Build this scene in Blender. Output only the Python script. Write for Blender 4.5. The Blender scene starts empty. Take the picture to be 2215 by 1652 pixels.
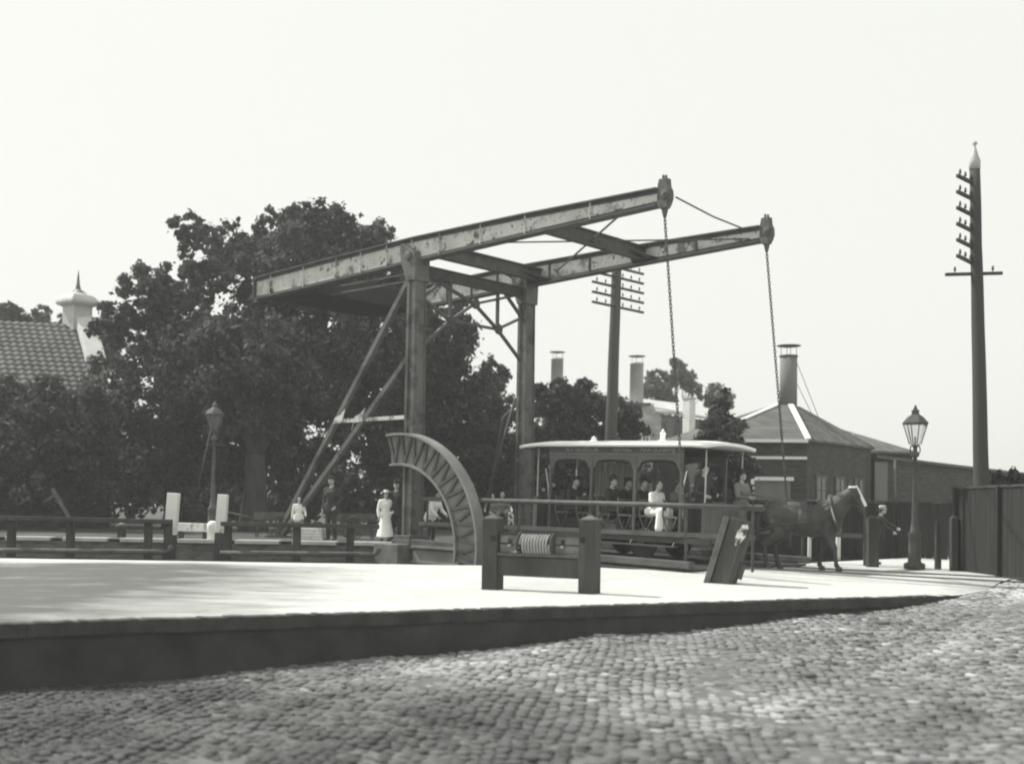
import bpy, bmesh, math, random
import numpy as np
from mathutils import Vector, Matrix
random.seed(7); rng = np.random.default_rng(7)
R_ = math.radians
scene = bpy.context.scene
# ------------------------------------------------------------------ camera
F, EYE = 2550.0, 1.45                     # focal length in photo units, eye height above the pavement
TILT, ROLL = 1.5, 0.9
PPY = 1100 - F*math.tan(R_(TILT))
camd = bpy.data.cameras.new('camera'); cam = bpy.data.objects.new('camera', camd)
scene.collection.objects.link(cam); scene.camera = cam
camd.sensor_width = 36; camd.lens = 36*F/2214
camd.shift_y = (PPY-826)/2214
camd.clip_start = .1; camd.clip_end = 3000
camd.dof.use_dof = True; camd.dof.focus_distance = 28; camd.dof.aperture_fstop = .75
CR = Matrix.Rotation(R_(90+TILT), 3, 'X') @ Matrix.Rotation(R_(ROLL), 3, 'Z')
cam.matrix_world = Matrix.Translation((0, 0, EYE)) @ CR.to_4x4()
# ------------------------------------------------------------------ light
SUNDIR = Vector((.90, -.43, 0)).normalized()*math.cos(R_(48)) + Vector((0, 0, -math.sin(R_(48))))
world = bpy.data.worlds.new('World'); scene.world = world; world.use_nodes = True
nt = world.node_tree; bg = nt.nodes['Background']
sky = nt.nodes.new('ShaderNodeTexSky'); sky.sky_type = 'NISHITA'; sky.sun_disc = False
sky.sun_elevation = R_(48); sky.sun_rotation = math.atan2(-SUNDIR.x, -SUNDIR.y)
sky.air_density = 1.5; sky.dust_density = 4
bw = nt.nodes.new('ShaderNodeRGBToBW')                       # a monochrome plate sees only the sky's luminance
pw = nt.nodes.new('ShaderNodeMath'); pw.operation = 'POWER'; pw.inputs[1].default_value = .05
mx = nt.nodes.new('ShaderNodeVectorMath'); mx.operation = 'SCALE'
tint = nt.nodes.new('ShaderNodeCombineXYZ')
for i, c in enumerate((2.92, 2.95, 2.80)): tint.inputs[i].default_value = c
nt.links.new(sky.outputs[0], bw.inputs[0]); nt.links.new(bw.outputs[0], pw.inputs[0])
nt.links.new(tint.outputs[0], mx.inputs[0]); nt.links.new(pw.outputs[0], mx.inputs['Scale'])
nt.links.new(mx.outputs[0], bg.inputs['Color']); bg.inputs['Strength'].default_value = .15
sund = bpy.data.lights.new('sun', 'SUN'); sund.energy = 2.6; sund.angle = R_(.6); sund.color = (1, .99, .95)
sun = bpy.data.objects.new('sun', sund); scene.collection.objects.link(sun)
sun.rotation_euler = SUNDIR.to_track_quat('-Z', 'Y').to_euler()
scene.view_settings.view_transform = 'Standard'; scene.view_settings.look = 'None'
scene.view_settings.exposure = 1.0; scene.view_settings.gamma = 1
scene.cycles.max_bounces = 8; scene.cycles.filter_width = 2.1
# ------------------------------------------------------------------ helpers
COL = scene.collection
ORG = {}
def ray(X, Y): return CR @ Vector(((X-1107)/F, -(Y-PPY)/F, -1))
CAM = Vector((0, 0, EYE))
def aty(X, Y, d):
    r = ray(X, Y); return CAM + r*(d/r.y)
def atz(X, Y, z):
    r = ray(X, Y); return CAM + r*((z-EYE)/r.z)
def tag(o, label=None, cat=None, group=None, kind=None):
    if label: o['label'] = label
    if cat: o['category'] = cat
    if group: o['group'] = group
    if kind: o['kind'] = kind
    return o
def thing(name, label, cat, loc=(0, 0, 0), rotz=0, group=None, local=False, rot=None):
    o = bpy.data.objects.new(name, None); COL.objects.link(o); o.location = loc
    o.rotation_euler = rot if rot else (0, 0, rotz); o.empty_display_size = .2
    ORG[o.name] = Vector((0, 0, 0)) if local else Vector(loc)
    return tag(o, label, cat, group)
def link(name, me, mat=None, parent=None):
    if mat is not None: me.materials.append(mat)
    o = bpy.data.objects.new(name, me); COL.objects.link(o)
    if parent is not None:
        o.parent = parent; off = ORG.get(parent.name, Vector((0, 0, 0)))
        ORG[o.name] = off
        if off.length > 0: me.transform(Matrix.Translation(-off))
    return o
def frame_mat(d, up=(0, 0, 1)):
    x = Vector(d).normalized(); up = Vector(up)
    if abs(x.dot(up.normalized())) > .99: up = Vector((0, 1, 0)) if abs(x.y) < .9 else Vector((1, 0, 0))
    y = up.cross(x).normalized(); z = x.cross(y)
    return Matrix((x, y, z)).transposed()
class MB:
    def __init__(s): s.v = []; s.f = []; s.sm = []
    def add(s, vs, fs, smooth=False):
        b = len(s.v); s.v += [tuple(v) for v in vs]; s.f += [tuple(i+b for i in f) for f in fs]; s.sm += [smooth]*len(fs)
        return s
    def box(s, c, size, M=None, taper=1):
        c = Vector(c); hx, hy, hz = (k/2 for k in size); M = M or Matrix.Identity(3)
        vs = []
        for z in (-hz, hz):
            t = taper if z > 0 else 1
            for x, y in ((-hx, -hy), (hx, -hy), (hx, hy), (-hx, hy)): vs.append(c + M @ Vector((x*t, y*t, z)))
        return s.add(vs, [(3, 2, 1, 0), (4, 5, 6, 7), (0, 1, 5, 4), (1, 2, 6, 5), (2, 3, 7, 6), (3, 0, 4, 7)])
    def bar(s, p, q, w, h, up=(0, 0, 1)):
        p = Vector(p); q = Vector(q); return s.box((p+q)/2, ((q-p).length, w, h), frame_mat(q-p, up))
    def prism(s, poly, off):
        off = Vector(off); n = len(poly); a = [Vector(p)-off/2 for p in poly]; b = [Vector(p)+off/2 for p in poly]
        return s.add(a+b, [tuple(range(n-1, -1, -1)), tuple(range(n, 2*n))] + [(i, (i+1) % n, n+(i+1) % n, n+i) for i in range(n)])
    def tube(s, pts, rad, n=8, closed=False, smooth=True):
        pts = [Vector(p) for p in pts]; m = len(pts)
        if not hasattr(rad, '__len__'): rad = [rad]*m
        vs = []; ref = None
        for i, p in enumerate(pts):
            d = (pts[(i+1) % m]-pts[i-1]) if closed else (pts[min(i+1, m-1)]-pts[max(i-1, 0)])
            d.normalize()
            if ref is None: ref = Vector((0, 0, 1)) if abs(d.z) < .9 else Vector((1, 0, 0))
            a = (ref - d*ref.dot(d)).normalized(); ref = a; b = d.cross(a)
            for k in range(n):
                t = 2*math.pi*k/n; vs.append(p + (a*math.cos(t)+b*math.sin(t))*rad[i])
        fs = []
        for i in range(m if closed else m-1):
            j = (i+1) % m
            for k in range(n): fs.append((i*n+k, i*n+(k+1) % n, j*n+(k+1) % n, j*n+k))
        if not closed: fs += [tuple(range(n-1, -1, -1)), tuple((m-1)*n+k for k in range(n))]
        return s.add(vs, fs, smooth)
    def lathe(s, prof, c=(0, 0, 0), n=16, smooth=True, M=None):
        c = Vector(c); vs = []; m = len(prof); M = M or Matrix.Identity(3)
        for r, z in prof:
            for k in range(n):
                t = 2*math.pi*(k+.5)/n; vs.append(c + M @ Vector((r*math.cos(t), r*math.sin(t), z)))
        fs = [(i*n+k, i*n+(k+1) % n, (i+1)*n+(k+1) % n, (i+1)*n+k) for i in range(m-1) for k in range(n)]
        fs += [tuple(range(n-1, -1, -1)), tuple((m-1)*n+k for k in range(n))]
        return s.add(vs, fs, smooth)
    def sphere(s, c, r, n=10):
        if not hasattr(r, '__len__'): r = (r, r, r)
        c = Vector(c); vs = []
        for i in range(n+1):
            a = math.pi*i/n
            for k in range(2*n):
                t = math.pi*k/n
                vs.append(c+Vector((r[0]*max(math.sin(a), .01)*math.cos(t), r[1]*max(math.sin(a), .01)*math.sin(t), -r[2]*math.cos(a))))
        m = 2*n
        fs = [(i*m+k, i*m+(k+1) % m, (i+1)*m+(k+1) % m, (i+1)*m+k) for i in range(n) for k in range(m)]
        fs += [tuple(range(m-1, -1, -1)), tuple(n*m+k for k in range(m))]
        return s.add(vs, fs, True)
    def mesh(s, name):
        me = bpy.data.meshes.new(name); me.from_pydata(s.v, [], s.f); me.polygons.foreach_set('use_smooth', s.sm); me.update(); return me
    def build(s, name, mat, parent=None, bevel=0):
        me = s.mesh(name)
        if bevel:
            bm = bmesh.new(); bm.from_mesh(me)
            bmesh.ops.bevel(bm, geom=[e for e in bm.edges if e.is_manifold and e.calc_face_angle(0) > .6], offset=bevel, segments=2, affect='EDGES', profile=.5)
            bm.to_mesh(me); bm.free()
        return link(name, me, mat, parent)
def copy_tree(o, parent=None):
    c = o.copy(); COL.objects.link(c); c.parent = parent
    for ch in list(o.children): copy_tree(ch, c)
    return c
# ---- materials: everything is a neutral grey, the photograph is a silver print
def g(v): return (v*1.0, v*1.01, v*.965, 1)
def mat(name, v, rough=.8, spread=.25, scale=3, bump=.2, bscale=30, metal=0, spec=.3, blot=None, detail=6, stretch=None, trans=0):
    m = bpy.data.materials.new(name); m.use_nodes = True; t = m.node_tree; b = t.nodes['Principled BSDF']
    b.inputs['Roughness'].default_value = rough; b.inputs['Metallic'].default_value = metal
    b.inputs['Specular IOR Level'].default_value = spec
    tc = t.nodes.new('ShaderNodeTexCoord'); mp = t.nodes.new('ShaderNodeMapping')
    t.links.new(tc.outputs['Object'], mp.inputs[0])
    if stretch: mp.inputs['Scale'].default_value = stretch
    n = t.nodes.new('ShaderNodeTexNoise'); n.inputs['Scale'].default_value = scale; n.inputs['Detail'].default_value = detail
    t.links.new(mp.outputs[0], n.inputs[0])
    r = t.nodes.new('ShaderNodeValToRGB'); r.color_ramp.elements[0].position = .3; r.color_ramp.elements[1].position = .7
    r.color_ramp.elements[0].color = g(v*(1-spread)); r.color_ramp.elements[1].color = g(v*(1+spread))
    t.links.new(n.outputs[0], r.inputs[0]); out = r.outputs[0]
    if blot:                                   # (value, scale, threshold, softness): rust, dirt or worn patches
        for (bv, bs, bt, so) in blot:
            n2 = t.nodes.new('ShaderNodeTexNoise'); n2.inputs['Scale'].default_value = bs; n2.inputs['Detail'].default_value = 4
            n2.inputs['Roughness'].default_value = .6
            t.links.new(mp.outputs[0], n2.inputs[0])
            mr = t.nodes.new('ShaderNodeMapRange'); mr.inputs['From Min'].default_value = bt; mr.inputs['From Max'].default_value = bt+so
            t.links.new(n2.outputs[0], mr.inputs[0])
            mi = t.nodes.new('ShaderNodeMix'); mi.data_type = 'RGBA'
            t.links.new(mr.outputs[0], mi.inputs['Factor']); t.links.new(out, mi.inputs['A']); mi.inputs['B'].default_value = g(bv)
            out = mi.outputs['Result']
    t.links.new(out, b.inputs['Base Color'])
    if bump:
        nb = t.nodes.new('ShaderNodeTexNoise'); nb.inputs['Scale'].default_value = bscale; nb.inputs['Detail'].default_value = 5
        t.links.new(mp.outputs[0], nb.inputs[0])
        bp = t.nodes.new('ShaderNodeBump'); bp.inputs['Strength'].default_value = bump; bp.inputs['Distance'].default_value = .02
        t.links.new(nb.outputs[0], bp.inputs['Height']); t.links.new(bp.outputs[0], b.inputs['Normal'])
    return m
def brickmat(name, v, mortar, scale=1.0, w=.22, h=.065, rough=.9, coord='Object', spread=.35):
    m = bpy.data.materials.new(name); m.use_nodes = True; t = m.node_tree; b = t.nodes['Principled BSDF']
    b.inputs['Roughness'].default_value = rough; b.inputs['Specular IOR Level'].default_value = .2
    tc = t.nodes.new('ShaderNodeTexCoord'); sep = t.nodes.new('ShaderNodeSeparateXYZ'); cb = t.nodes.new('ShaderNodeCombineXYZ')
    ad = t.nodes.new('ShaderNodeMath'); ad.operation = 'ADD'
    t.links.new(tc.outputs[coord], sep.inputs[0]); t.links.new(sep.outputs[0], ad.inputs[0]); t.links.new(sep.outputs[1], ad.inputs[1])
    t.links.new(ad.outputs[0], cb.inputs[0]); t.links.new(sep.outputs[2], cb.inputs[1])
    br = t.nodes.new('ShaderNodeTexBrick'); br.inputs['Scale'].default_value = scale
    br.inputs['Brick Width'].default_value = w; br.inputs['Row Height'].default_value = h; br.inputs['Mortar Size'].default_value = .008
    br.inputs['Color1'].default_value = g(v*(1-spread)); br.inputs['Color2'].default_value = g(v*(1+spread)); br.inputs['Mortar'].default_value = g(mortar)
    t.links.new(cb.outputs[0], br.inputs[0])
    n = t.nodes.new('ShaderNodeTexNoise'); n.inputs['Scale'].default_value = 1.3; n.inputs['Detail'].default_value = 6
    t.links.new(tc.outputs[coord], n.inputs[0])
    mr = t.nodes.new('ShaderNodeMapRange'); mr.inputs['To Min'].default_value = .6; mr.inputs['To Max'].default_value = 1.4
    t.links.new(n.outputs[0], mr.inputs[0])
    vm = t.nodes.new('ShaderNodeVectorMath'); vm.operation = 'SCALE'
    t.links.new(br.outputs[0], vm.inputs[0]); t.links.new(mr.outputs[0], vm.inputs['Scale']); t.links.new(vm.outputs[0], b.inputs['Base Color'])
    bp = t.nodes.new('ShaderNodeBump'); bp.inputs['Strength'].default_value = .5; bp.inputs['Distance'].default_value = .01
    t.links.new(br.outputs['Fac'], bp.inputs['Height']); bp.invert = True; t.links.new(bp.outputs[0], b.inputs['Normal'])
    return m
def leafmat(name, v, spread=.35):
    m = bpy.data.materials.new(name); m.use_nodes = True; t = m.node_tree; b = t.nodes['Principled BSDF']
    b.inputs['Roughness'].default_value = .8; b.inputs['Specular IOR Level'].default_value = .15
    at = t.nodes.new('ShaderNodeAttribute'); at.attribute_name = 'tone'
    mr = t.nodes.new('ShaderNodeMapRange'); mr.inputs['To Min'].default_value = v*(1-spread); mr.inputs['To Max'].default_value = v*(1+spread)
    t.links.new(at.outputs['Fac'], mr.inputs[0]); t.links.new(mr.outputs[0], b.inputs['Base Color'])
    tr = t.nodes.new('ShaderNodeBsdfTranslucent'); t.links.new(mr.outputs[0], tr.inputs['Color'])
    ms = t.nodes.new('ShaderNodeMixShader'); ms.inputs[0].default_value = .22
    t.links.new(b.outputs[0], ms.inputs[1]); t.links.new(tr.outputs[0], ms.inputs[2]); t.links.new(ms.outputs[0], t.nodes['Material Output'].inputs[0])
    return m
IRON = mat('weathered_painted_iron', .60, .6, .2, 1.5, .15, 40, blot=[(.18, 1.9, .54, .10), (.08, 4.5, .60, .05), (.2, 11, .60, .06)])
IRON2 = mat('painted_iron_posts', .115, .6, .2, 1.2, .12, 40, blot=[(.05, 1.6, .50, .12), (.17, 3.5, .60, .08)])
DARKIRON = mat('dark_iron', .075, .6, .3, 4, .2, 40)
CASTIRON = mat('cast_iron', .10, .7, .4, 9, .6, 25)
OAK = mat('tarred_oak', .05, .8, .35, 3, .4, 22, blot=[(.10, 2, .6, .15)], stretch=(1, 1, .25))
OAKLIGHT = mat('grey_weathered_oak', .11, .85, .35, 4, .4, 22)
WHITEWOOD = mat('white_painted_wood', .78, .7, .06, 5, .2, 22, blot=[(.32, 3.5, .58, .08)], stretch=(1, 1, .5))
WHITE = mat('white_paint', .85, .5, .04, 3, .05, 30)
STONE = mat('pale_stone', .5, .9, .18, 3, .3, 30)
QUAY = brickmat('quay_brick', .13, .16)
TRAMDARK = mat('tram_dark_varnish', .05, .5, .25, 5, .05, 30, spec=.5)
TRAMPANEL = mat('tram_panel_paint', .085, .35, .15, 3, .05, 30, spec=.5)
CURTAIN = mat('canvas_curtain', .3, .9, .2, 4, .3, 20, stretch=(5, 5, .6))
LETTER = mat('faded_letter_paint', .32, .5, .1, 5, 0)
ROPE = mat('tarred_rope', .30, .9, .15, 12, .3, 60)
LEAF = leafmat('foliage_elm', .092, .5); LEAF2 = leafmat('foliage_lime', .12, .45); LEAF3 = leafmat('foliage_far', .17, .3)
BARK = mat('bark', .05, .95, .3, 4, .8, 14, stretch=(1, 1, .3))
TILE = mat('clay_pantile', .095, .8, .3, 1.2, .2, 20, blot=[(.07, .9, .55, .2)])
PLASTER = mat('lime_plaster', .55, .9, .12, 2, .2, 20)
SLATE = brickmat('slate_roof', .13, .06, w=.32, h=.13, spread=.28)
BRICKD = brickmat('dark_red_brick', .06, .07); BRICKL = brickmat('pale_weathered_brick', .42, .5)
CHIM = mat('chimney_render', .19, .9, .15, 2, .2, 18, stretch=(1, 1, .3))
TARWOOD = mat('tarred_boards', .022, .85, .3, 2, .3, 20, stretch=(3, 3, .3))
GLASSD = mat('window_glass', .05, .1, .1, 2, 0, spec=.8)
SKIN = mat('skin', .42, .6, .06, 9, .05, 60)
CLOTHD = mat('dark_wool', .045, .9, .25, 6, .3, 60); CLOTHM = mat('grey_cloth', .2, .9, .2, 6, .3, 60)
CLOTHW = mat('white_cotton', .88, .85, .04, 6, .3, 14)
HAIR = mat('dark_hair', .06, .6, .3, 12, .3, 60); STRAW = mat('pale_straw', .55, .8, .1, 12, .3, 60)
HORSE = mat('dark_horse_coat', .05, .6, .3, 3, .1, 80, spec=.4, blot=[(.13, 4.2, .62, .12)])
LEATHER = mat('harness_leather', .06, .4, .2, 8, .1, 50)
HOOF = mat('hoof_horn', .09, .5, .2, 8, .1, 50)
LAMPGLASS = bpy.data.materials.new('lamp_glass'); LAMPGLASS.use_nodes = True
_b = LAMPGLASS.node_tree.nodes['Principled BSDF']; _b.inputs['Transmission Weight'].default_value = .9; _b.inputs['Roughness'].default_value = .25; _b.inputs['IOR'].default_value = 1.05
# ------------------------------------------------------------------ terrain
def nz(P, f):
    x, y, z = (P*f).T
    return (np.sin(x*1.7+y*.9+1.3)*np.cos(y*1.5-z*1.1+.7)+np.sin(z*1.9+x*.6+2.1)*np.cos(x*1.2+z*.5)+.6*np.sin(x*3.7+z*2.9)*np.cos(y*3.1+z*1.3))/2.0
def wall_y(x): return np.interp(x, [-60, -5.74, -.67, 5.46, 8.16, 8.9, 9.9, 11.5, 60], [-10.5, 14.03, 16.73, 20.03, 21.45, 22.2, 23.9, 26.2, 64])
def wall_t(x, y): return (8.16-x)*.884 + (21.45-y)*.468          # distance back along the wall from its low end
def drop(t): return np.interp(t, [0, 1, 2.85, 8, 14.9, 22, 60], [.03, .11, .25, .47, .75, .95, 1.1])
def quay_y(x): return np.where(x < 4.0, 26.3+.01*x, 26.34+(x-4.0)*1.11)
def sst(x): x = np.clip(x, 0, 1); return x*x*(3-2*x)
def pave_z(x, y): return .18*sst((y-20.5)/5.5)+.02*np.sin(x*.7)*sst((y-wall_y(x))/3)*(y < 25.5)
def grid_mesh(name, P, nu, nv, mat_, kind='structure', uvw=None):
    me = bpy.data.meshes.new(name); me.vertices.add(nu*nv); me.vertices.foreach_set('co', P.reshape(-1).astype('f4'))
    i, j = np.meshgrid(np.arange(nu-1), np.arange(nv-1), indexing='ij'); a = (i*nv+j).ravel()
    q = np.stack([a, a+nv, a+nv+1, a+1], 1)
    me.loops.add(q.size); me.loops.foreach_set('vertex_index', q.ravel().astype('i4'))
    me.polygons.add(len(q)); me.polygons.foreach_set('loop_start', (np.arange(len(q))*4).astype('i4')); me.polygons.foreach_set('use_smooth', np.ones(len(q), bool))
    me.update(calc_edges=True); me.validate()
    o = link(name, me, mat_); o['kind'] = kind; return o
PAVE = mat('pale_sanded_paving', .53, .95, .08, 1.2, .4, 18, spec=.1, blot=[(.45, .35, .5, .3), (.40, 2.2, .64, .12), (.44, 9, .56, .1)])
_t = PAVE.node_tree; _b = _t.nodes['Principled BSDF']; _src = _b.inputs['Base Color'].links[0].from_socket      # soft shade at the left painted into the paving colour; dirt at the right
_a = _t.nodes.new('ShaderNodeAttribute'); _a.attribute_name = 'shade_dirt'; _n = _t.nodes.new('ShaderNodeTexNoise'); _n.inputs['Scale'].default_value = .9; _n.inputs['Detail'].default_value = 8; _n.inputs['Roughness'].default_value = .65
_c = _t.nodes.new('ShaderNodeTexCoord'); _m = _t.nodes.new('ShaderNodeMapping'); _m.inputs['Scale'].default_value = (.7, 1.6, 1); _t.links.new(_c.outputs['Object'], _m.inputs[0]); _t.links.new(_m.outputs[0], _n.inputs[0])
_r = _t.nodes.new('ShaderNodeMapRange'); _r.inputs['From Min'].default_value = .3; _r.inputs['From Max'].default_value = .7; _r.inputs['To Min'].default_value = -.35; _r.inputs['To Max'].default_value = .35
_t.links.new(_n.outputs[0], _r.inputs[0]); _s = _t.nodes.new('ShaderNodeMath'); _s.operation = 'ADD'; _s.use_clamp = True; _t.links.new(_a.outputs['Fac'], _s.inputs[0]); _t.links.new(_r.outputs[0], _s.inputs[1])
_x = _t.nodes.new('ShaderNodeMix'); _x.data_type = 'RGBA'; _t.links.new(_s.outputs[0], _x.inputs['Factor']); _t.links.new(_src, _x.inputs['A']); _x.inputs['B'].default_value = g(.13); _t.links.new(_x.outputs['Result'], _b.inputs['Base Color'])
xs = np.concatenate([np.linspace(-60, -14, 20), np.linspace(-13.5, 14, 160), np.linspace(15, 60, 20)]); fs_ = np.linspace(0, 1, 60)
X, Fr = np.meshgrid(xs, fs_, indexing='ij'); Y0 = wall_y(X); Y1 = quay_y(X); Yg = Y0+(Y1-Y0)*Fr
pavement = grid_mesh('pavement', np.stack([X, Yg, pave_z(X, Yg)], -1), len(xs), 60, PAVE)
_px, _py = X.ravel(), Yg.ravel(); _d = 1.3*np.clip((-1.6-_px)/5.0, 0, 1)*np.clip((25.6-_py)/.9, 0, 1)*np.clip(1.25-(_py-15)*.03, 0, 1) + .62*np.clip((_px-7.2)/2, 0, 1)*np.clip((27-_py)/4, 0, 1)-.25
_at = pavement.data.attributes.new('shade_dirt', 'FLOAT', 'POINT'); _at.data.foreach_set('value', _d.astype('f4'))
# right bank beyond, behind the horse and under the buildings
BANK = mat('trodden_ground', .40, .95, .18, .8, .4, 10, spec=.1)
FARG = mat('far_bank_ground', .09, .95, .25, .5, .4, 9, spec=.1)
m = MB(); E1 = 400
# far bank: left of the canal arm that runs back under the bridge
m.add([(-E1, 31.0, .5), (-2.6, 31.0, .5), (-2.6+.67*E1, 31+.743*E1, .5), (-E1, E1, .5)], [(0, 1, 2, 3)])
fb = m.build('far_bank_ground', FARG); tag(fb, kind='structure')
m = MB(); m.add([(-E1, -60, -1.15), (E1, -60, -1.15), (E1, E1, -1.15), (-E1, E1, -1.15)], [(0, 1, 2, 3)])
WATER = mat('canal_water', .05, .12, .2, .6, .3, 6, spec=.6)
wt = m.build('water', WATER); tag(wt, kind='structure')
# quay walls
def strip_wall(name, pts, z1, z0, mat_, label, th=.4, cope=None, copemat=None):
    r = thing(name, label, 'quay wall', loc=(pts[0][0], pts[0][1], z0))
    m = MB()
    for a, b in zip(pts[:-1], pts[1:]):
        a = Vector((*a, (z0+z1)/2)); b = Vector((*b, (z0+z1)/2)); m.bar(a, b, th, z1-z0)
    m.build('wall', mat_, r)
    if cope:
        m = MB()
        for a, b in zip(pts[:-1], pts[1:]):
            a = Vector((*a, z1+cope[1]/2+.004)); b = Vector((*b, z1+cope[1]/2+.004)); L = (b-a).length; n = max(1, int(L/1.5)); 
            if n > 60: n = 60
            for k in range(n): m.bar(a+(b-a)*(k/n+.003), a+(b-a)*((k+1)/n-.003), cope[0], cope[1])
        m.build('coping', copemat, r, bevel=.01)
    return r
strip_wall('quay_wall', [(-60, 31.15), (-2.9, 31.15)], .42, -1.3, QUAY, 'dark brick canal wall with pale coping below the big trees', .3, (.5, .1), STONE)
strip_wall('quay_wall', [(-60, 25.45), (4.0, 26.1)], .1, -1.3, QUAY, 'brick canal wall at the far edge of the white pavement', .3)
strip_wall('quay_wall', [(4.1, 26.4), (40, 66.2)], .12, -1.3, QUAY, 'canal wall running back on the horse side of the drawbridge', .3)
strip_wall('quay_wall', [(-2.75, 31.3), (30, 67.6)], .42, -1.3, QUAY, 'canal wall running back below the two bridge posts', .3)
# retaining wall with coping between the pavement and the cobbled road
r = thing('retaining_wall', 'long dark retaining wall stepping down from pavement to cobbled road', 'retaining wall', loc=(8.16, 21.45, 0))
m = MB(); c = MB(); N = 60; xw = np.linspace(-40, 8.16, N)
nrm = Vector((.468, -.884, 0))
for k in range(N-1):
    a = Vector((xw[k], float(wall_y(xw[k])), 0)); b = Vector((xw[k+1], float(wall_y(xw[k+1])), 0))
    for base, d, t0, t1, mb in ((0, .0, -.17, -1.2, m),):
        p = a + nrm*.0; q = b + nrm*.0
        mb.add([p+Vector((0, 0, -.165)), q+Vector((0, 0, -.165)), q+Vector((0, 0, -1.2)), p+Vector((0, 0, -1.2)),
                p-nrm*.4+Vector((0, 0, -.165)), q-nrm*.4+Vector((0, 0, -.165)), q-nrm*.4+Vector((0, 0, -1.2)), p-nrm*.4+Vector((0, 0, -1.2))],
               [(0, 1, 2, 3), (5, 4, 7, 6), (4, 5, 1, 0), (1, 5, 6, 2), (4, 0, 3, 7)])
m.build('wall', mat('wall_old_brick', .05, .9, .3, 2, .5, 16), r)
L = 0; x = -34.0
while x < 8.1:
    x2 = min(x+.075, 8.16); a = Vector((x+.002, float(wall_y(x+.002)), -.075)); b = Vector((x2, float(wall_y(x2)), -.075))
    dz = random.uniform(-.009, .007); c.bar(a-nrm*.10+Vector((0, 0, dz)), b-nrm*.10+Vector((0, 0, dz)), .26, .17); x = x2
c.build('coping', mat('coping_brick_dark', .055, .9, .3, 3, .4, 20), r)
# cobbled road
def road_z(x, y):
    t = wall_t(x, y); d = np.maximum(0, ((y-wall_y(x))*-.884)); base = -drop(np.clip(t, 0, 60))
    edge = sst((x-7.9)/1.0)
    return base*(1-edge) + edge*pave_z(x, y)*.97 + .05*np.sin(np.minimum(d, 8)/8*math.pi) + .015*np.sin(x*1.3+y*.7)+.012*np.sin(x*2.9-y*1.9)
xs = np.concatenate([np.linspace(-45, -9, 30), np.linspace(-8.8, 12, 150), np.linspace(12.5, 60, 40)]); fs_ = np.linspace(0, 1, 100); X, Fr = np.meshgrid(xs, fs_, indexing='ij')
Yg = wall_y(X)+(-14-wall_y(X))*Fr**1.5; Zg = road_z(X, Yg)-.019+.011*nz(np.stack([X.ravel(), Yg.ravel(), 0*X.ravel()], 1), 1.2).reshape(X.shape)
Zg = np.where((X > 9.5) & (Fr < .02), -.01, Zg)
road = grid_mesh('road', np.stack([X, Yg, Zg], -1), len(xs), 100, mat('road_joint_sand', .125, .95, .3, 3, .4, 20))
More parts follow.
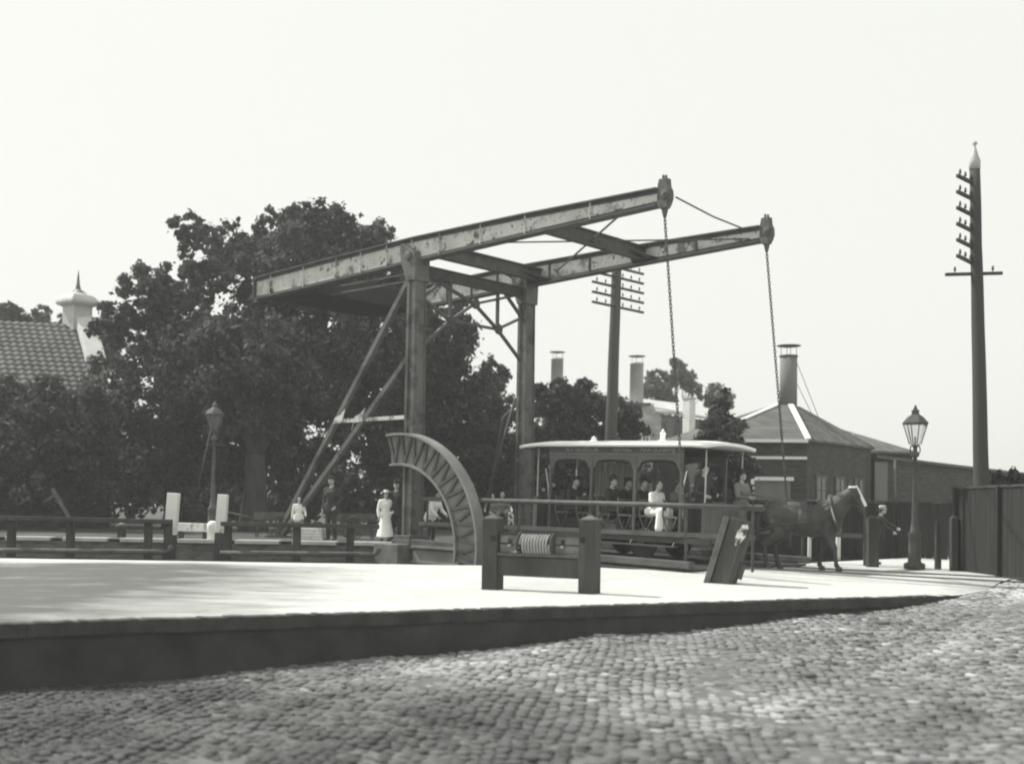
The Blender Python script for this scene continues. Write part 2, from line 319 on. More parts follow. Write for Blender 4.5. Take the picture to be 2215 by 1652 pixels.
def cobbles():
    """Every stone of the cobbled road that the picture can see: rounded blocks in oblique courses."""
    ang = R_(-46); ca, sa = math.cos(ang), math.sin(ang); W, D = .165, .098
    st = []
    for j in range(-90, 320):
        off = (j % 2)*.5*W + rng.uniform(-.02, .02)
        n = 230; u_ = (np.arange(n)-115)*W+off+rng.uniform(-.018, .018, n); v_ = np.full(n, j*D)+rng.uniform(-.011, .011, n)
        v_ = v_ + .09*np.sin(u_*.6+j*.02)+.05*np.sin(u_*1.7+j*.3)
        st.append(np.stack([u_, v_], 1))
    S = np.concatenate(st); x = S[:, 0]*ca-S[:, 1]*sa; y = S[:, 0]*sa+S[:, 1]*ca+6
    k = (y < wall_y(x)-.08) & (y > 4.6) & (np.abs(x) < y*.47+1.0) ; x, y = x[k], y[k]; n = len(x)
    k2 = (x > 50)
    z = road_z(x, y)+rng.uniform(-.014, .014, n)-.02*(rng.random(n) < .04)+.022*nz(np.stack([x,y,0*x],1),2.1)+np.where(k2, -.05, 0)
    sx = W*.5*rng.uniform(.80, .97, n); sy = D*.5*rng.uniform(.74, .95, n); ra = ang+rng.normal(0, .12, n); tx = rng.normal(0, .06, n); ty = rng.normal(0, .06, n)
    rings = [(1.0, -.04), (1.0, -.013), (.90, -.002), (.6, .001)]
    P = []
    for sc, dz in rings:
        for qx, qy in ((-1, -.45), (-.75, -1), (.75, -1), (1, -.45), (1, .45), (.75, 1), (-.75, 1), (-1, .45)):
            lx = qx*sx*sc; ly = qy*sy*sc
            P.append(np.stack([x+lx*np.cos(ra)-ly*np.sin(ra), y+lx*np.sin(ra)+ly*np.cos(ra), z+dz+lx*tx+ly*ty], 1))
    V = np.stack(P, 1); nv = 32
    fq = [(r*8+k, r*8+(k+1) % 8, (r+1)*8+(k+1) % 8, (r+1)*8+k) for r in range(3) for k in range(8)]
    fq += [(24, 25, 26, 27), (27, 28, 31, 24), (28, 29, 30, 31)]; fq = np.array(fq)
    Fq = (fq[None]+np.arange(n)[:, None, None]*nv).reshape(-1, 4)
    me = bpy.data.meshes.new('cobbles'); me.vertices.add(n*nv); me.vertices.foreach_set('co', V.reshape(-1).astype('f4'))
    me.loops.add(Fq.size); me.loops.foreach_set('vertex_index', Fq.ravel().astype('i4')); me.polygons.add(len(Fq))
    me.polygons.foreach_set('loop_start', (np.arange(len(Fq))*4).astype('i4')); me.polygons.foreach_set('use_smooth', np.ones(len(Fq), bool))
    me.update(calc_edges=True)
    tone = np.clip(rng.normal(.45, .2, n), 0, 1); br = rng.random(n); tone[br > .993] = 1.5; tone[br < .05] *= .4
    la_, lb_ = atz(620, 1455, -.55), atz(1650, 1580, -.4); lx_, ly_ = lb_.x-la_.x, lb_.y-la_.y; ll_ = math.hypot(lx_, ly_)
    sd = ((y-la_.y)*lx_-(x-la_.x)*ly_)/ll_; shade_dirt = sst((.55-sd+.5*nz(np.stack([x, y, 0*x], 1), .9))/1.7)*np.clip((3.6-x+.6*nz(np.stack([x, y, 0*x], 1), 1.3))/2.2, .25, 1)                # shade over the left of the road, painted into the stone tones
    tone = tone*(1-.82*shade_dirt)-.05*shade_dirt+.16*np.clip(sd/2, 0, 1)+.18*nz(np.stack([x, y, 0*x], 1), 1.1)
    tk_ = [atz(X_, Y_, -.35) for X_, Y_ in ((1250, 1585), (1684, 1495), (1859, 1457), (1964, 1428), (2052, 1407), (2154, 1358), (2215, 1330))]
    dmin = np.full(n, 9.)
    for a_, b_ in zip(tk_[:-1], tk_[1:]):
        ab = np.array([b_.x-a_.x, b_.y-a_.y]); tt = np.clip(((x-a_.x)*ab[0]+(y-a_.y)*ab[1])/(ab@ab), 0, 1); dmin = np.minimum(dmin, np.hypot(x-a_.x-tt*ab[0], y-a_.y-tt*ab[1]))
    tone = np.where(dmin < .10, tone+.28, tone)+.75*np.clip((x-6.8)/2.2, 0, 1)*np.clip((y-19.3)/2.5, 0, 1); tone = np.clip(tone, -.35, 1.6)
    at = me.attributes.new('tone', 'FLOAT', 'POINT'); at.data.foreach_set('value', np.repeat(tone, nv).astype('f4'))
    return me
def cobblemat():
    m = bpy.data.materials.new('cobble_granite'); m.use_nodes = True; t = m.node_tree; b = t.nodes['Principled BSDF']
    b.inputs['Roughness'].default_value = .75; b.inputs['Specular IOR Level'].default_value = .35
    at = t.nodes.new('ShaderNodeAttribute'); at.attribute_name = 'tone'
    tc = t.nodes.new('ShaderNodeTexCoord'); n = t.nodes.new('ShaderNodeTexNoise'); n.inputs['Scale'].default_value = .45; n.inputs['Detail'].default_value = 5
    n3 = t.nodes.new('ShaderNodeTexNoise'); n3.inputs['Scale'].default_value = 16; n3.inputs['Detail'].default_value = 4
    t.links.new(tc.outputs['Object'], n.inputs[0]); t.links.new(tc.outputs['Object'], n3.inputs[0])
    m1 = t.nodes.new('ShaderNodeMapRange'); m1.inputs['From Min'].default_value = .3; m1.inputs['From Max'].default_value = .7; m1.inputs['To Min'].default_value = .6; m1.inputs['To Max'].default_value = 1.4
    m2 = t.nodes.new('ShaderNodeMapRange'); m2.inputs['To Min'].default_value = .058; m2.inputs['To Max'].default_value = .285; m2.clamp = False
    m3 = t.nodes.new('ShaderNodeMapRange'); m3.inputs['To Min'].default_value = .7; m3.inputs['To Max'].default_value = 1.3
    t.links.new(n.outputs[0], m1.inputs[0]); t.links.new(at.outputs['Fac'], m2.inputs[0]); t.links.new(n3.outputs[0], m3.inputs[0])
    a = t.nodes.new('ShaderNodeMath'); a.operation = 'MULTIPLY'; c = t.nodes.new('ShaderNodeMath'); c.operation = 'MULTIPLY'
    t.links.new(m1.outputs[0], a.inputs[0]); t.links.new(m2.outputs[0], a.inputs[1]); t.links.new(a.outputs[0], c.inputs[0]); t.links.new(m3.outputs[0], c.inputs[1])
    t.links.new(c.outputs[0], b.inputs['Base Color'])
    bp = t.nodes.new('ShaderNodeBump'); bp.inputs['Strength'].default_value = .5; bp.inputs['Distance'].default_value = .01
    t.links.new(n3.outputs[0], bp.inputs['Height']); t.links.new(bp.outputs[0], b.inputs['Normal'])
    return m
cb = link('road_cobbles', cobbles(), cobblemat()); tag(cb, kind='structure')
# ------------------------------------------------------------------ drawbridge
PV = Vector((-2.593, 31.0, 0)); A = R_(-42)
U = Vector((math.cos(A), math.sin(A), 0)); V = Vector((-U.y, U.x, 0)); WB = 4.4
def B(s, v, z): return PV + U*s + V*v + Vector((0, 0, z))
def onv(X, Y, v):
    r = ray(X, Y); t = ((PV+V*v-CAM).dot(V))/r.dot(V); Q = CAM+r*t; return (Q-PV).dot(U), Q.z
def deck_z(s): return .46-.026*max(s, 0)
br = thing('drawbridge', 'large riveted iron double-beam drawbridge with chains, spanning the canal', 'drawbridge', loc=tuple(B(0, 2.2, .4)))
top = [(-7.05, 8.30), (-4, 8.42), (0, 8.54), (3.8, 8.555), (7.72, 8.52)]
bot = [(-7.05, 7.70), (-4, 7.79), (0, 7.95), (3.8, 8.08), (7.72, 8.19)]
def zt(s): return float(np.interp(s, *zip(*top)))
def zb(s): return float(np.interp(s, *zip(*bot)))
stx = [588, 659, 730, 783, 839, 894, 953, 1042, 1138, 1279]
sts = [onv(x_, 600-(x_-563)*.217+20, 0)[0] for x_ in stx]
for side, v in enumerate((0.0, WB)):
    m = MB(); m.prism([B(s, v, z) for s, z in top]+[B(s, v, z) for s, z in reversed(bot)], V*.05)
    beam = m.build('balance_beam', IRON, br)
    m = MB()
    for prof, dz in ((top, .02), (bot, -.02)):
        for (s0, z0), (s1, z1) in zip(prof[:-1], prof[1:]): m.bar(B(s0, v, z0+dz), B(s1, v, z1+dz), .30, .035)
    for prof, dz in ((top, -.04), (bot, .04)):
        for (s0, z0), (s1, z1) in zip(prof[:-1], prof[1:]): m.bar(B(s0, v-.035, z0+dz), B(s1, v-.035, z1+dz), .02, .075)
    m.build('flange', DARKIRON, beam)
    for s in sts:
        m = MB(); m.bar(B(s, v, zb(s)), B(s, v, zt(s)), .16, .02, up=U); m.bar(B(s, v-.034, zb(s)), B(s, v-.034, zt(s)), .014, .09, up=U)
        m.build('stiffener', IRON2 if side else IRON, beam)
    m = MB(); s = -7.07; m.bar(B(s, v, zb(s)), B(s, v, zt(s)), .3, .04, up=U); m.build('end_plate', DARKIRON, beam)
    # cast head at the tip with its pin and chain eye
    m = MB()
    m.prism([B(s, v, z) for s, z in ((7.72, 8.18), (7.78, 8.08), (7.96, 8.08), (8.02, 8.18), (8.06, 8.3), (8.05, 8.46), (8.00, 8.56), (7.98, 8.74), (7.76, 8.74), (7.72, 8.56))], V*.17)
    m.lathe([(.11, -.12), (.11, .12)], B(7.93, v, 8.38), 14, M=frame_mat(U, V)); m.lathe([(.05, -.16), (.05, .16)], B(7.93, v, 8.38), 10, M=frame_mat(U, V))
    m.lathe([(.03, 0), (.03, .1)], B(7.83, v, 8.74), 8); m.lathe([(.03, 0), (.03, .07)], B(7.93, v-.04, 8.74), 8)
    m.prism([B(7.80, v, 8.1), B(7.86, v, 7.88), B(7.90, v, 7.88), B(7.96, v, 8.1)], V*.08)
    m.build('beam_head', CASTIRON, br, bevel=.015)
    # chain
    p0 = B(7.88, v, 7.90); e = onv(1485 if v == 0 else 1706, 1185, v-.15 if v == 0 else v); p1 = B(8.62, v-.1, .62) if v == 0 else B(8.62, v, .62)
    d = (p1-p0); Ln = d.length; nl = int(Ln/.085); M1 = frame_mat(d, V); m = MB()
    for k in range(nl):
        cpt = p0+d*((k+.5)/nl)+Vector((0, 0, 0)); pts = []
        for q in range(10):
            t = 2*math.pi*q/10; lx = .034*math.cos(t)+(.024 if math.cos(t) > 0 else -.024); ly = .026*math.sin(t)
            pts.append(cpt + M1 @ (Vector((lx, ly, 0)) if k % 2 else Vector((lx, 0, ly))))
        m.tube(pts, .011, 5, closed=True)
    m.build('chain', DARKIRON, br)
# tie rod between the two heads
m = MB(); p = B(8.1, .1, 8.32); q = Vector(B(7.35, WB-.1, 8.5)); m.tube([p, (p+q)/2-Vector((0, 0, .05)), q], .022, 6); m.build('tie_rod', DARKIRON, br)
# cross girders
for (xa, ya), (xb, yb), hgt in (((985, 553), (1120, 590), .34), ((1205, 492), (1358, 552), .34)):
    s0, _ = onv(xa, ya, 0); s1, _ = onv(xb, yb, WB); s = (s0+s1)/2
    zz = (zb(s)+.22)
    m = MB(); m.bar(B(s, .02, zz), B(s, WB-.02, zz), .03, hgt)
    m.bar(B(s, .02, zz+hgt/2), B(s, WB-.02, zz+hgt/2), .22, .03); m.bar(B(s, .02, zz-hgt/2), B(s, WB-.02, zz-hgt/2), .22, .03)
    for vv, sg in ((.02, 1), (WB-.02, -1)):
        m.prism([B(s-.45, vv, zb(s)+.06), B(s+.45, vv, zb(s)+.06), B(s+.05, vv+sg*.7, zz), B(s-.05, vv+sg*.7, zz)], (0, 0, .03))
    m.build('cross_girder', DARKIRON, br)
    if ya > 520: sc1 = s
    else: sc2 = s
zr = 8.22
for (s0, v0), (s1, v1) in (((sc1+1.0, 0.05), (sc2+3.2, WB-.05)), ((sc1+.6, WB-.05), (sc2+2.6, .05)), ((-.5, .1), (sc1, WB*.55)), ((-.5, WB-.1), (sc1, WB*.45))):
    m = MB(); a = B(s0, v0, zr); b = B(s1, v1, zr+.05)
    m.bar(a, b, .045, .03); m.lathe([(.03, -.09), (.03, .09)], (a+b)/2, 8, M=frame_mat((0, 0, 1), (b-a)))
    m.build('brace', DARKIRON, br)
# counterweight between the tails of the beams
m = MB(); m.prism([B(s, 2.2, z) for s, z in ((-6.75, 7.66), (-4.4, 7.62), (-4.3, 8.2), (-6.75, 8.15))], V*(WB-.4))
cw = m.build('counterweight', mat('counterweight_iron', .03, .8, .25, 1.2, .2, 20), br, bevel=.03)
m = MB()
for z in (7.62, 7.82): m.bar(B(-4.3, .6, z), B(-.3, .6, z), .06, .05)
m.build('walkway_rail', IRON2, br)
# posts
for v in (0.0, WB):
    post = None; m = MB(); zf = .35
    a0 = .25; M0 = frame_mat(U)
    # box column of plates and angles, slightly tapered
    vs = []
    for z, sx, sy in ((zf, .145, .195), (7.55, .125, .165)):
        for ax, ay in ((-1, -1), (1, -1), (1, 1), (-1, 1)): vs.append(B(ax*sx, v+ay*sy, z))
    m.add(vs, [(3, 2, 1, 0), (4, 5, 6, 7), (0, 1, 5, 4), (1, 2, 6, 5), (2, 3, 7, 6), (3, 0, 4, 7)])
    post = m.build('post', IRON2, br)
    m = MB()
    for ax in (-1, 1):
        for ay in (-1, 1):
            m.bar(B(ax*.13, v+ay*.213, zf), B(ax*.11, v+ay*.183, 7.5), .1, .03, up=V)
    m.build('corner_angle', IRON2, post)
    m = MB(); m.box(B(0, v, .5), (.7, .85, .22), M0); m.box(B(0, v, .66), (.58, .74, .12), M0); m.build('foot_plate', CASTIRON, post, bevel=.015)
    m = MB()
    m.prism([B(s, v, z) for s, z in ((-.16, 7.4), (.20, 7.4), (.22, 7.95), (.12, 8.15), (-.32, 8.42), (-.42, 8.32), (-.36, 7.95))], V*.52)
    m.lathe([(.12, -.32), (.12, .32)], B(-.05, v, 8.05), 14, M=frame_mat(U, V))
    m.build('bearing_bracket', IRON2, br, bevel=.015)
    for z in (1.6, 2.9, 4.3, 5.7, 7.0): m = MB(); m.box(B(0, v, z), (.31-.006*z, .41-.008*z, .05), M0); m.build('batten_plate', IRON2, post)
# portal lattice between the posts
m = MB(); m.bar(B(0, .2, 7.72), B(0, WB-.2, 7.72), .05, .26); m.bar(B(0, .2, 7.85), B(0, WB-.2, 7.85), .24, .03); m.bar(B(0, .2, 7.59), B(0, WB-.2, 7.59), .2, .03)
m.build('portal_beam', DARKIRON, br)
K1 = (2.2, 7.12); lat = [((.5, 7.6), K1), (K1, (3.15, 6.53)), ((3.15, 6.53), (4.15, 5.75)), ((WB-.5, 7.6), K1), (K1, (1.25, 6.53)), ((1.25, 6.53), (.25, 5.75)),
     ((1.25, 6.53), (3.15, 6.53)), ((3.15, 6.53), (3.15, 7.6)), ((1.25, 6.53), (1.25, 7.6)), ((3.15, 6.53), (4.15, 6.98)), ((1.25, 6.53), (.25, 6.98)), ((3.45, 7.6), (4.18, 7.0)), ((.95, 7.6), (.22, 7.0))]
for a, b in lat:
    m = MB(); m.bar(B(0, *a), B(0, *b), .07, .085, up=U); m.build('lattice_bar', DARKIRON, br)
for k in (K1, (3.15, 6.53), (1.25, 6.53)):
    m = MB(); m.lathe([(.15, -.03), (.15, .03)], B(.05, *k), 10, M=frame_mat(V, U)); m.build('gusset', DARKIRON, br)
# back struts of the near post
def chan(m, a, b, w=.14):
    m.bar(a, b, .03, w); m.bar(a+V*.05+Vector((0, 0, 0)), b+V*.05, .09, .02, up=(0, 0, 1)); 
foot = B(-5.75, 0, .5)
for (s0, z0) in ((-.2, 7.56), (-.18, 5.46)):
    m = MB(); a = B(s0, 0, z0); b = foot + U*(.12 if z0 < 6 else -.05)
    m.bar(a, b, .12, .10); m.bar(a-V*.075, b-V*.075, .02, .135); m.build('back_strut', IRON2, br)
m = MB(); m.bar(B(-3.12, 0, 3.83), B(-.2, 0, 3.83), .12, .1)
for s in (-3.05, -2.2): m.prism([B(s-.16, -.08, 3.75), B(s+.22, -.08, 3.78), B(s+.22, -.08, 3.88), B(s+.32, -.08, 4.15), B(s+.14, -.08, 4.0), B(s-.1, -.08, 3.92), B(s-.24, -.08, 3.55)], V*.03)
m.build('strut_tie', IRON, br)
m = MB(); m.box(foot-Vector((0, 0, .05)), (.7, .5, .2), frame_mat(U)); m.build('strut_shoe', CASTIRON, br, bevel=.02)
s0, z0 = onv(1098, 905, WB); s1, z1 = onv(1075, 1110, WB)
m = MB(); m.tube([B(-.1, WB-.1, 4.6), B(s0, WB-.2, z0), B(s1-.3, WB-.3, .5)], .05, 8); m.tube([B(-.05, WB-.4, 4.6), B(s1-.45, WB-.5, .5)], .03, 8); m.build('inclined_rod', DARKIRON, br)
# toothed quadrant (quarter-circle rack girder)
m = MB(); C0 = (.05, .42); Ro, Ri = 2.92, 2.14; vq = -.52; n = 30
ang = [R_(-8+106*k/n) for k in range(n+1)]
def Q(r_, a_, v_=vq): return B(C0[0]+r_*math.cos(a_), v_, C0[1]+r_*math.sin(a_))
for a0_, a1_ in zip(ang[:-1], ang[1:]): m.prism([Q(Ri, a0_), Q(Ro, a0_), Q(Ro, a1_), Q(Ri, a1_)], V*.04)
qd = m.build('quadrant_web', mat('quadrant_paint', .22, .6, .15, 2, .1, 30), br)
for rr, ww in ((Ro, .34), (Ri, .24)):
    m = MB()
    for a0_, a1_ in zip(ang[:-1], ang[1:]): m.prism([Q(rr-.03, a0_), Q(rr+.03, a0_), Q(rr+.03, a1_), Q(rr-.03, a1_)], V*ww)
    m.build('quadrant_rim', mat('rim_iron', .22, .6, .2, 3, .15, 30), qd)
m = MB(); tk = [R_(94-9.6*k) for k in range(11)]
for k, t in enumerate(tk):
    m.bar(Q(Ri+.05, t, vq-.05), Q(Ro-.05, t+R_(3.5), vq-.06), .08, .05, up=V); m.bar(Q(Ri+.05, t, vq-.05), Q(Ro-.05, t-R_(4.2), vq-.06), .08, .05, up=V)
m.build('quadrant_rib', DARKIRON, qd)
m = MB(); m.bar(Q(Ri+.39, R_(-8)), B(C0[0]+Ri+.39, vq, -.1), .24, .70, up=U); m.build('quadrant_foot', IRON2, qd)
# leaf: deck, side girders, kerbs
m = MB()
for k in range(34):
    s0 = .35+k*.25; z = deck_z(s0); m.bar(B(s0+.125, -.35, z-.04), B(s0+.125, WB+.35, z-.04), .235, .07, up=(0, 0, 1))
m.build('deck_plank', OAK, br)
for v in (-.35, WB+.35):
    m = MB(); m.bar(B(.3, v, deck_z(0)-.28), B(8.8, v, deck_z(8.8)-.28), .06, .42); m.bar(B(.3, v, deck_z(0)-.06), B(8.8, v, deck_z(8.8)-.06), .22, .03)
    m.build('side_girder', DARKIRON, br)
    m = MB(); m.bar(B(.4, v+.02, deck_z(0)+.09), B(8.9, v+.02, deck_z(9)+.09), .2, .16); m.build('kerb_beam', mat('kerb_timber', .09, .85, .3, 3, .4, 20), br, bevel=.02)
for v in (1.2+.28, 1.2+1.72):
    m = MB(); m.bar(B(-14, v, deck_z(-1)+.045), B(0, v, deck_z(0)+.012), .06, .03); m.bar(B(0, v, deck_z(0)+.012), B(9, v, deck_z(9)+.012), .06, .03); m.bar(B(9, v, deck_z(9)+.01), B(24, v, .225), .06, .03)
    m.build('tram_rail', DARKIRON, br)
def rail(v, s0, s1, zz0, zz1, name='handrail'):
    r0 = thing(name, None, None)
    return r0
for v in (-.33, WB+.33):
    m = MB(); m.tube([B(.6, v, 1.67), B(8.1, v, 1.585), B(10.6 if v < 0 else 9, v, 1.53)], .055, 8)
    hr = m.build('handrail', DARKIRON, br)
    m = MB(); m.bar(B(.6, v, 1.04), B(8.9, v, .96), .05, .1); m.bar(B(8.9, v, .96), B(10.4, v, .94), .05, .1); m.build('mid_rail', DARKIRON, hr)
    for s in (.9, 4.05, 6.4, 8.75, 10.35):
        m = MB(); m.bar(B(s, v, .25), B(s, v, 1.62), .05, .05); m.build('rail_post', DARKIRON, hr)
# abutment blocks at the near post
m = MB(); m.box(B(-.15, -.55, .18), (.95, .5, .64), frame_mat(U)); m.box(B(.2, .6, .0), (1.4, 1.6, .7), frame_mat(U)); m.box(B(0, 4.4, .0), (1.4, 1.4, .7), frame_mat(U)); m.build('abutment_block', mat('abutment_stone', .16, .9, .25, 3, .3, 20), br, bevel=.03)
m = MB(); m.box(B(1.35, -.42, .22), (1.7, .05, .40), frame_mat(U)); m.bar(B(.5, -.45, .45), B(2.2, -.45, .43), .16, .06); m.bar(B(.5, -.45, .06), B(2.2, -.45, .05), .12, .05); m.build('apron_plate', mat('apron_paint', .2, .7, .25, 2, .2, 30), br)
# ------------------------------------------------------------------ abutment at the landing end
# ------------------------------------------------------------------ rope winch
wl, wr = Vector((-.32, 21.2, 0)), Vector((1.36, 20.35, 0)); wd = (wr-wl).normalized(); wn = Vector((wd.y, -wd.x, 0))
w = thing('rope_winch', 'heavy dark timber winch frame with coiled rope drum on the white pavement', 'winch', loc=tuple((wl+wr)/2))
MW = frame_mat(wd); Hp = 1.28
for c0 in (wl, wr):
    base = Vector((c0.x, c0.y, float(pave_z(c0.x, c0.y))-.01)); m = MB()
    m.box(base+Vector((0, 0, Hp/2)), (.30, .30, Hp), MW)
    m.build('post', OAK, w, bevel=.015)
    m = MB(); vs = [base+Vector((0, 0, Hp+.002))+MW @ Vector((a_*.145, b_*.145, 0)) for a_, b_ in ((-1, -1), (1, -1), (1, 1), (-1, 1))]+[base+Vector((0, 0, Hp+.085))]
    m.add(vs, [(0, 1, 4), (1, 2, 4), (2, 3, 4), (3, 0, 4), (3, 2, 1, 0)]); m.build('post_cap', OAKLIGHT, w)
    m = MB(); m.box(base+Vector((0, 0, .93))+MW @ Vector((.08 if c0 is wl else -.08, 0, 0))+wn*.155, (.09, .012, .1), MW); m.build('peg_hole', TARWOOD, w)
SIDEB = mat('grey_side_board', .2, .85, .3, 4, .4, 22)
m = MB(); m.bar(wl+Vector((0, 0, .43)), wr+Vector((0, 0, .43)), .16, .34); m.build('lower_beam', OAK, w, bevel=.012)
m = MB(); m.bar(wl+wd*.14+Vector((0, 0, .645)), wr-wd*.14+Vector((0, 0, .645)), .24, .055); m.build('shelf', OAKLIGHT, w, bevel=.008)
for t0, t1, hole in ((.16, .56, .36), (1.24, 1.70, 1.38)):
    a = wl+wd*t0; b = wl+wd*t1; m = MB()
    z0, z1 = .68, .98; hx0, hx1, hz0, hz1 = hole-.05, hole+.05, .78, .93
    for q0, q1, y0, y1 in ((t0, hx0, z0, z1), (hx1, t1, z0, z1), (hx0, hx1, z0, hz0), (hx0, hx1, hz1, z1)):
        m.box(wl+wd*((q0+q1)/2)+Vector((0, 0, (y0+y1)/2)), (q1-q0, .06, y1-y0), MW)
    m.build('side_board', SIDEB, w)
    m = MB(); m.tube([wl+wd*(hole-.03)+Vector((0, 0, .80))+wn*.06, wl+wd*(hole+.03)+Vector((0, 0, .80))+wn*.06], .02, 6); m.build('peg', STONE, w)
m = MB(); m.bar(wl+wd*.14+Vector((0, 0, 1.01)), wr-wd*.14+Vector((0, 0, 1.01)), .12, .05); m.build('upper_board', OAK, w)
ax = (wl+wr)/2-wd*.04; dz = Vector((0, 0, .83))
m = MB(); m.tube([wl+dz+wd*.1, wr+dz-wd*.1], .035, 10)
for k in (-1, 1): m.lathe([(.215, -.02), (.215, .02)], ax+dz+wd*(k*.325), 20, M=frame_mat(wn, wd))
m.lathe([(.12, -.3), (.12, .3)], ax+dz, 16, M=frame_mat(wn, wd))
m.build('drum', OAK, w)
m = MB(); turns = 10; pts = []
for k in range(turns*20+1):
    t = 2*math.pi*k/20; pts.append(ax+dz+wd*(-.285+.57*k/(turns*20))+wn*(.175*math.cos(t))+Vector((0, 0, .175*math.sin(t))))
m.tube(pts, .0225, 8); m.build('rope_coil', ROPE, w)
m = MB(); m.tube([ax+dz+wd*-.3+wn*.17-Vector((0, 0, .05)), ax+wd*-.36+wn*.16+Vector((0, 0, .70)), ax+wd*-.48+wn*.15+Vector((0, 0, .69)), ax+wd*-.28+wn*.14+Vector((0, 0, .69)), ax+wd*-.42+wn*.12+Vector((0, 0, .70))], .018, 6); m.build('rope_end', ROPE, w)
# ------------------------------------------------------------------ leaning fender timber
p0 = Vector((4.08, 22.9, float(pave_z(4.1, 22.9))-.12)); lean = Vector((.36, .05, 1.18)).normalized(); side = Vector((.93, -.36, 0)).normalized(); side = (side-lean*side.dot(lean)).normalized(); nn = lean.cross(side)
ft = thing('leaning_fender', 'thick dark timber fender leaning over to the right beside the winch', 'fender post', loc=tuple(p0))
Mf = Matrix((side, nn, lean)).transposed()
m = MB(); m.box(p0+lean*.70+side*.02, (.42, .34, 1.4), Mf); m.build('timber', OAK, ft, bevel=.03)
m = MB(); m.box(p0+lean*.66-side*.27, (.12, .36, 1.42), Mf); m.build('side_plank', OAKLIGHT, ft, bevel=.015)
m = MB(); m.prism([p0+lean*a_+side*b_-nn*.176 for a_, b_ in ((1.34, .16), (1.30, .07), (1.16, .02), (1.02, .01), (.88, .05), (.92, .12), (1.08, .19), (1.25, .215))], nn*.012); m.build('white_patch', mat('worn_whitewash', .7, .9, .2, 6, .3, 20, blot=[(.06, 7, .48, .12)]), ft)
m = MB(); m.box(p0+lean*.44+side*.27, (.09, .2, .3), Mf); m.build('chock', OAK, ft, bevel=.01)
m = MB(); m.box(p0+lean*.5+side*.12-nn*.176, (.04, .012, .9), Mf); m.build('iron_strap', DARKIRON, ft)
# ------------------------------------------------------------------ canal fender fences on the left
def fender(label, x0, x1, posts, yt, yb, hook, group='fender fences in the canal'):
    dpt = 28.6; a = aty(x0, yt(x0), dpt); b = aty(x1, yt(x1), dpt); r = thing('fender_fence', label, 'fender fence', loc=tuple(a), group=group)
    m = MB(); m.bar(a, b, .14, .11); m.build('top_rail', OAK, r, bevel=.01)
    c = aty(x0, yb(x0), dpt); d = aty(x1-10, yb(x1), dpt); m = MB(); pts = [c, d]
    if hook: pts += [aty(x1-4, yb(x1)-4, dpt), aty(x1+2, yb(x1)-13, dpt)]
    m.tube([q-Vector((0, .1, 0)) for q in pts], .06, 8); m.build('bottom_rail', OAKLIGHT, r)
    for x_ in posts:
        p = aty(x_, yt(x_), dpt); m = MB(); m.box((p.x, p.y+.16, (p.z-1.5)/2), (.17, .17, p.z+1.5)); m.build('post', OAK, r, bevel=.01)
    m = MB(); m.box(((a.x+b.x)/2, a.y+.28, -.3), (b.x-a.x, .1, .78)); m.build('planking', TARWOOD, r)
fender('long dark timber fender fence in the canal at the far left', -40, 372, (20, 148, 317, 360), lambda x: 1121+(x-55)*.022, lambda x: 1190+(x-55)*.01, True)
fender('dark timber fender fence in the canal between white posts and bridge', 478, 820, (490, 640, 756), lambda x: 1132+(x-466)*.02, lambda x: 1195+(x-466)*.01, True)
# white mooring posts on the far quay
def lean_post(label, x0, y0, x1, y1, wpx, dpt, mat_, zbase=-1.2, cat='mooring post', group=None, name='mooring_post'):
    t_ = aty(x0, y0, dpt); b_ = aty(x1, y1, dpt); d = (t_-b_).normalized(); wv = wpx/F*dpt
    r = thing(name, label, cat, loc=tuple(b_), group=group)
    m = MB(); m.bar(b_, t_, wv, wv*.9); m.build('head', mat_, r, bevel=.02)
    e = b_-d*((b_.z-zbase)/d.z); m = MB(); m.bar(e, b_-d*.005, wv*.97, wv*.87); m.build('pile', OAK, r); return r
lean_post('white painted mooring post, left one of the tall pair', 376, 1066, 369, 1156, 24, 29.4, WHITEWOOD)
lean_post('white painted mooring post, right one of the tall pair', 483, 1069, 477, 1152, 21, 29.4, WHITEWOOD)
r = thing('guard_beam', 'short white beam lying between the two white mooring posts', 'beam', loc=tuple(aty(415, 1140, 31.4)))
m = MB(); m.bar(aty(384, 1139, 31.4), aty(450, 1141, 31.4), .25, .22); m.build('beam', WHITEWOOD, r, bevel=.02)
m = MB(); 
for xx in (392, 444): q = aty(xx, 1140, 31.4); m.box((q.x, q.y, (q.z+.5)/2-.1), (.12, .12, max(.05, q.z-.45))); 
m.build('leg', OAK, r)
p = aty(460, 1160, 31.2); r = thing('bollard', 'squat round-topped white bollard beside the right white mooring post', 'bollard', loc=(p.x, p.y, .5))
MBx = MB(); MBx.lathe([(.15, 0), (.155, .3), (.16, .34), (.14, .42), (.08, .47), (.02, .48)], (p.x, p.y, .53), 16); MBx.build('cap', WHITE, r)
MBx = MB(); MBx.lathe([(.17, 0), (.17, .03)], (p.x, p.y, .5), 16); MBx.build('base', STONE, r)
p = aty(263, 1150, 32.5); r = thing('bollard', 'small grey drum-shaped bollard behind the left fender fence', 'bollard', loc=(p.x, p.y, .5))
MBx = MB(); MBx.lathe([(.12, 0), (.12, .27), (.16, .28), (.16, .34), (.1, .36)], (p.x, p.y, .5), 16); MBx.build('drum', OAKLIGHT, r)
MBx = MB(); MBx.lathe([(.09, 0), (.03, .04)], (p.x, p.y, .862), 12); MBx.build('cap', STONE, r)
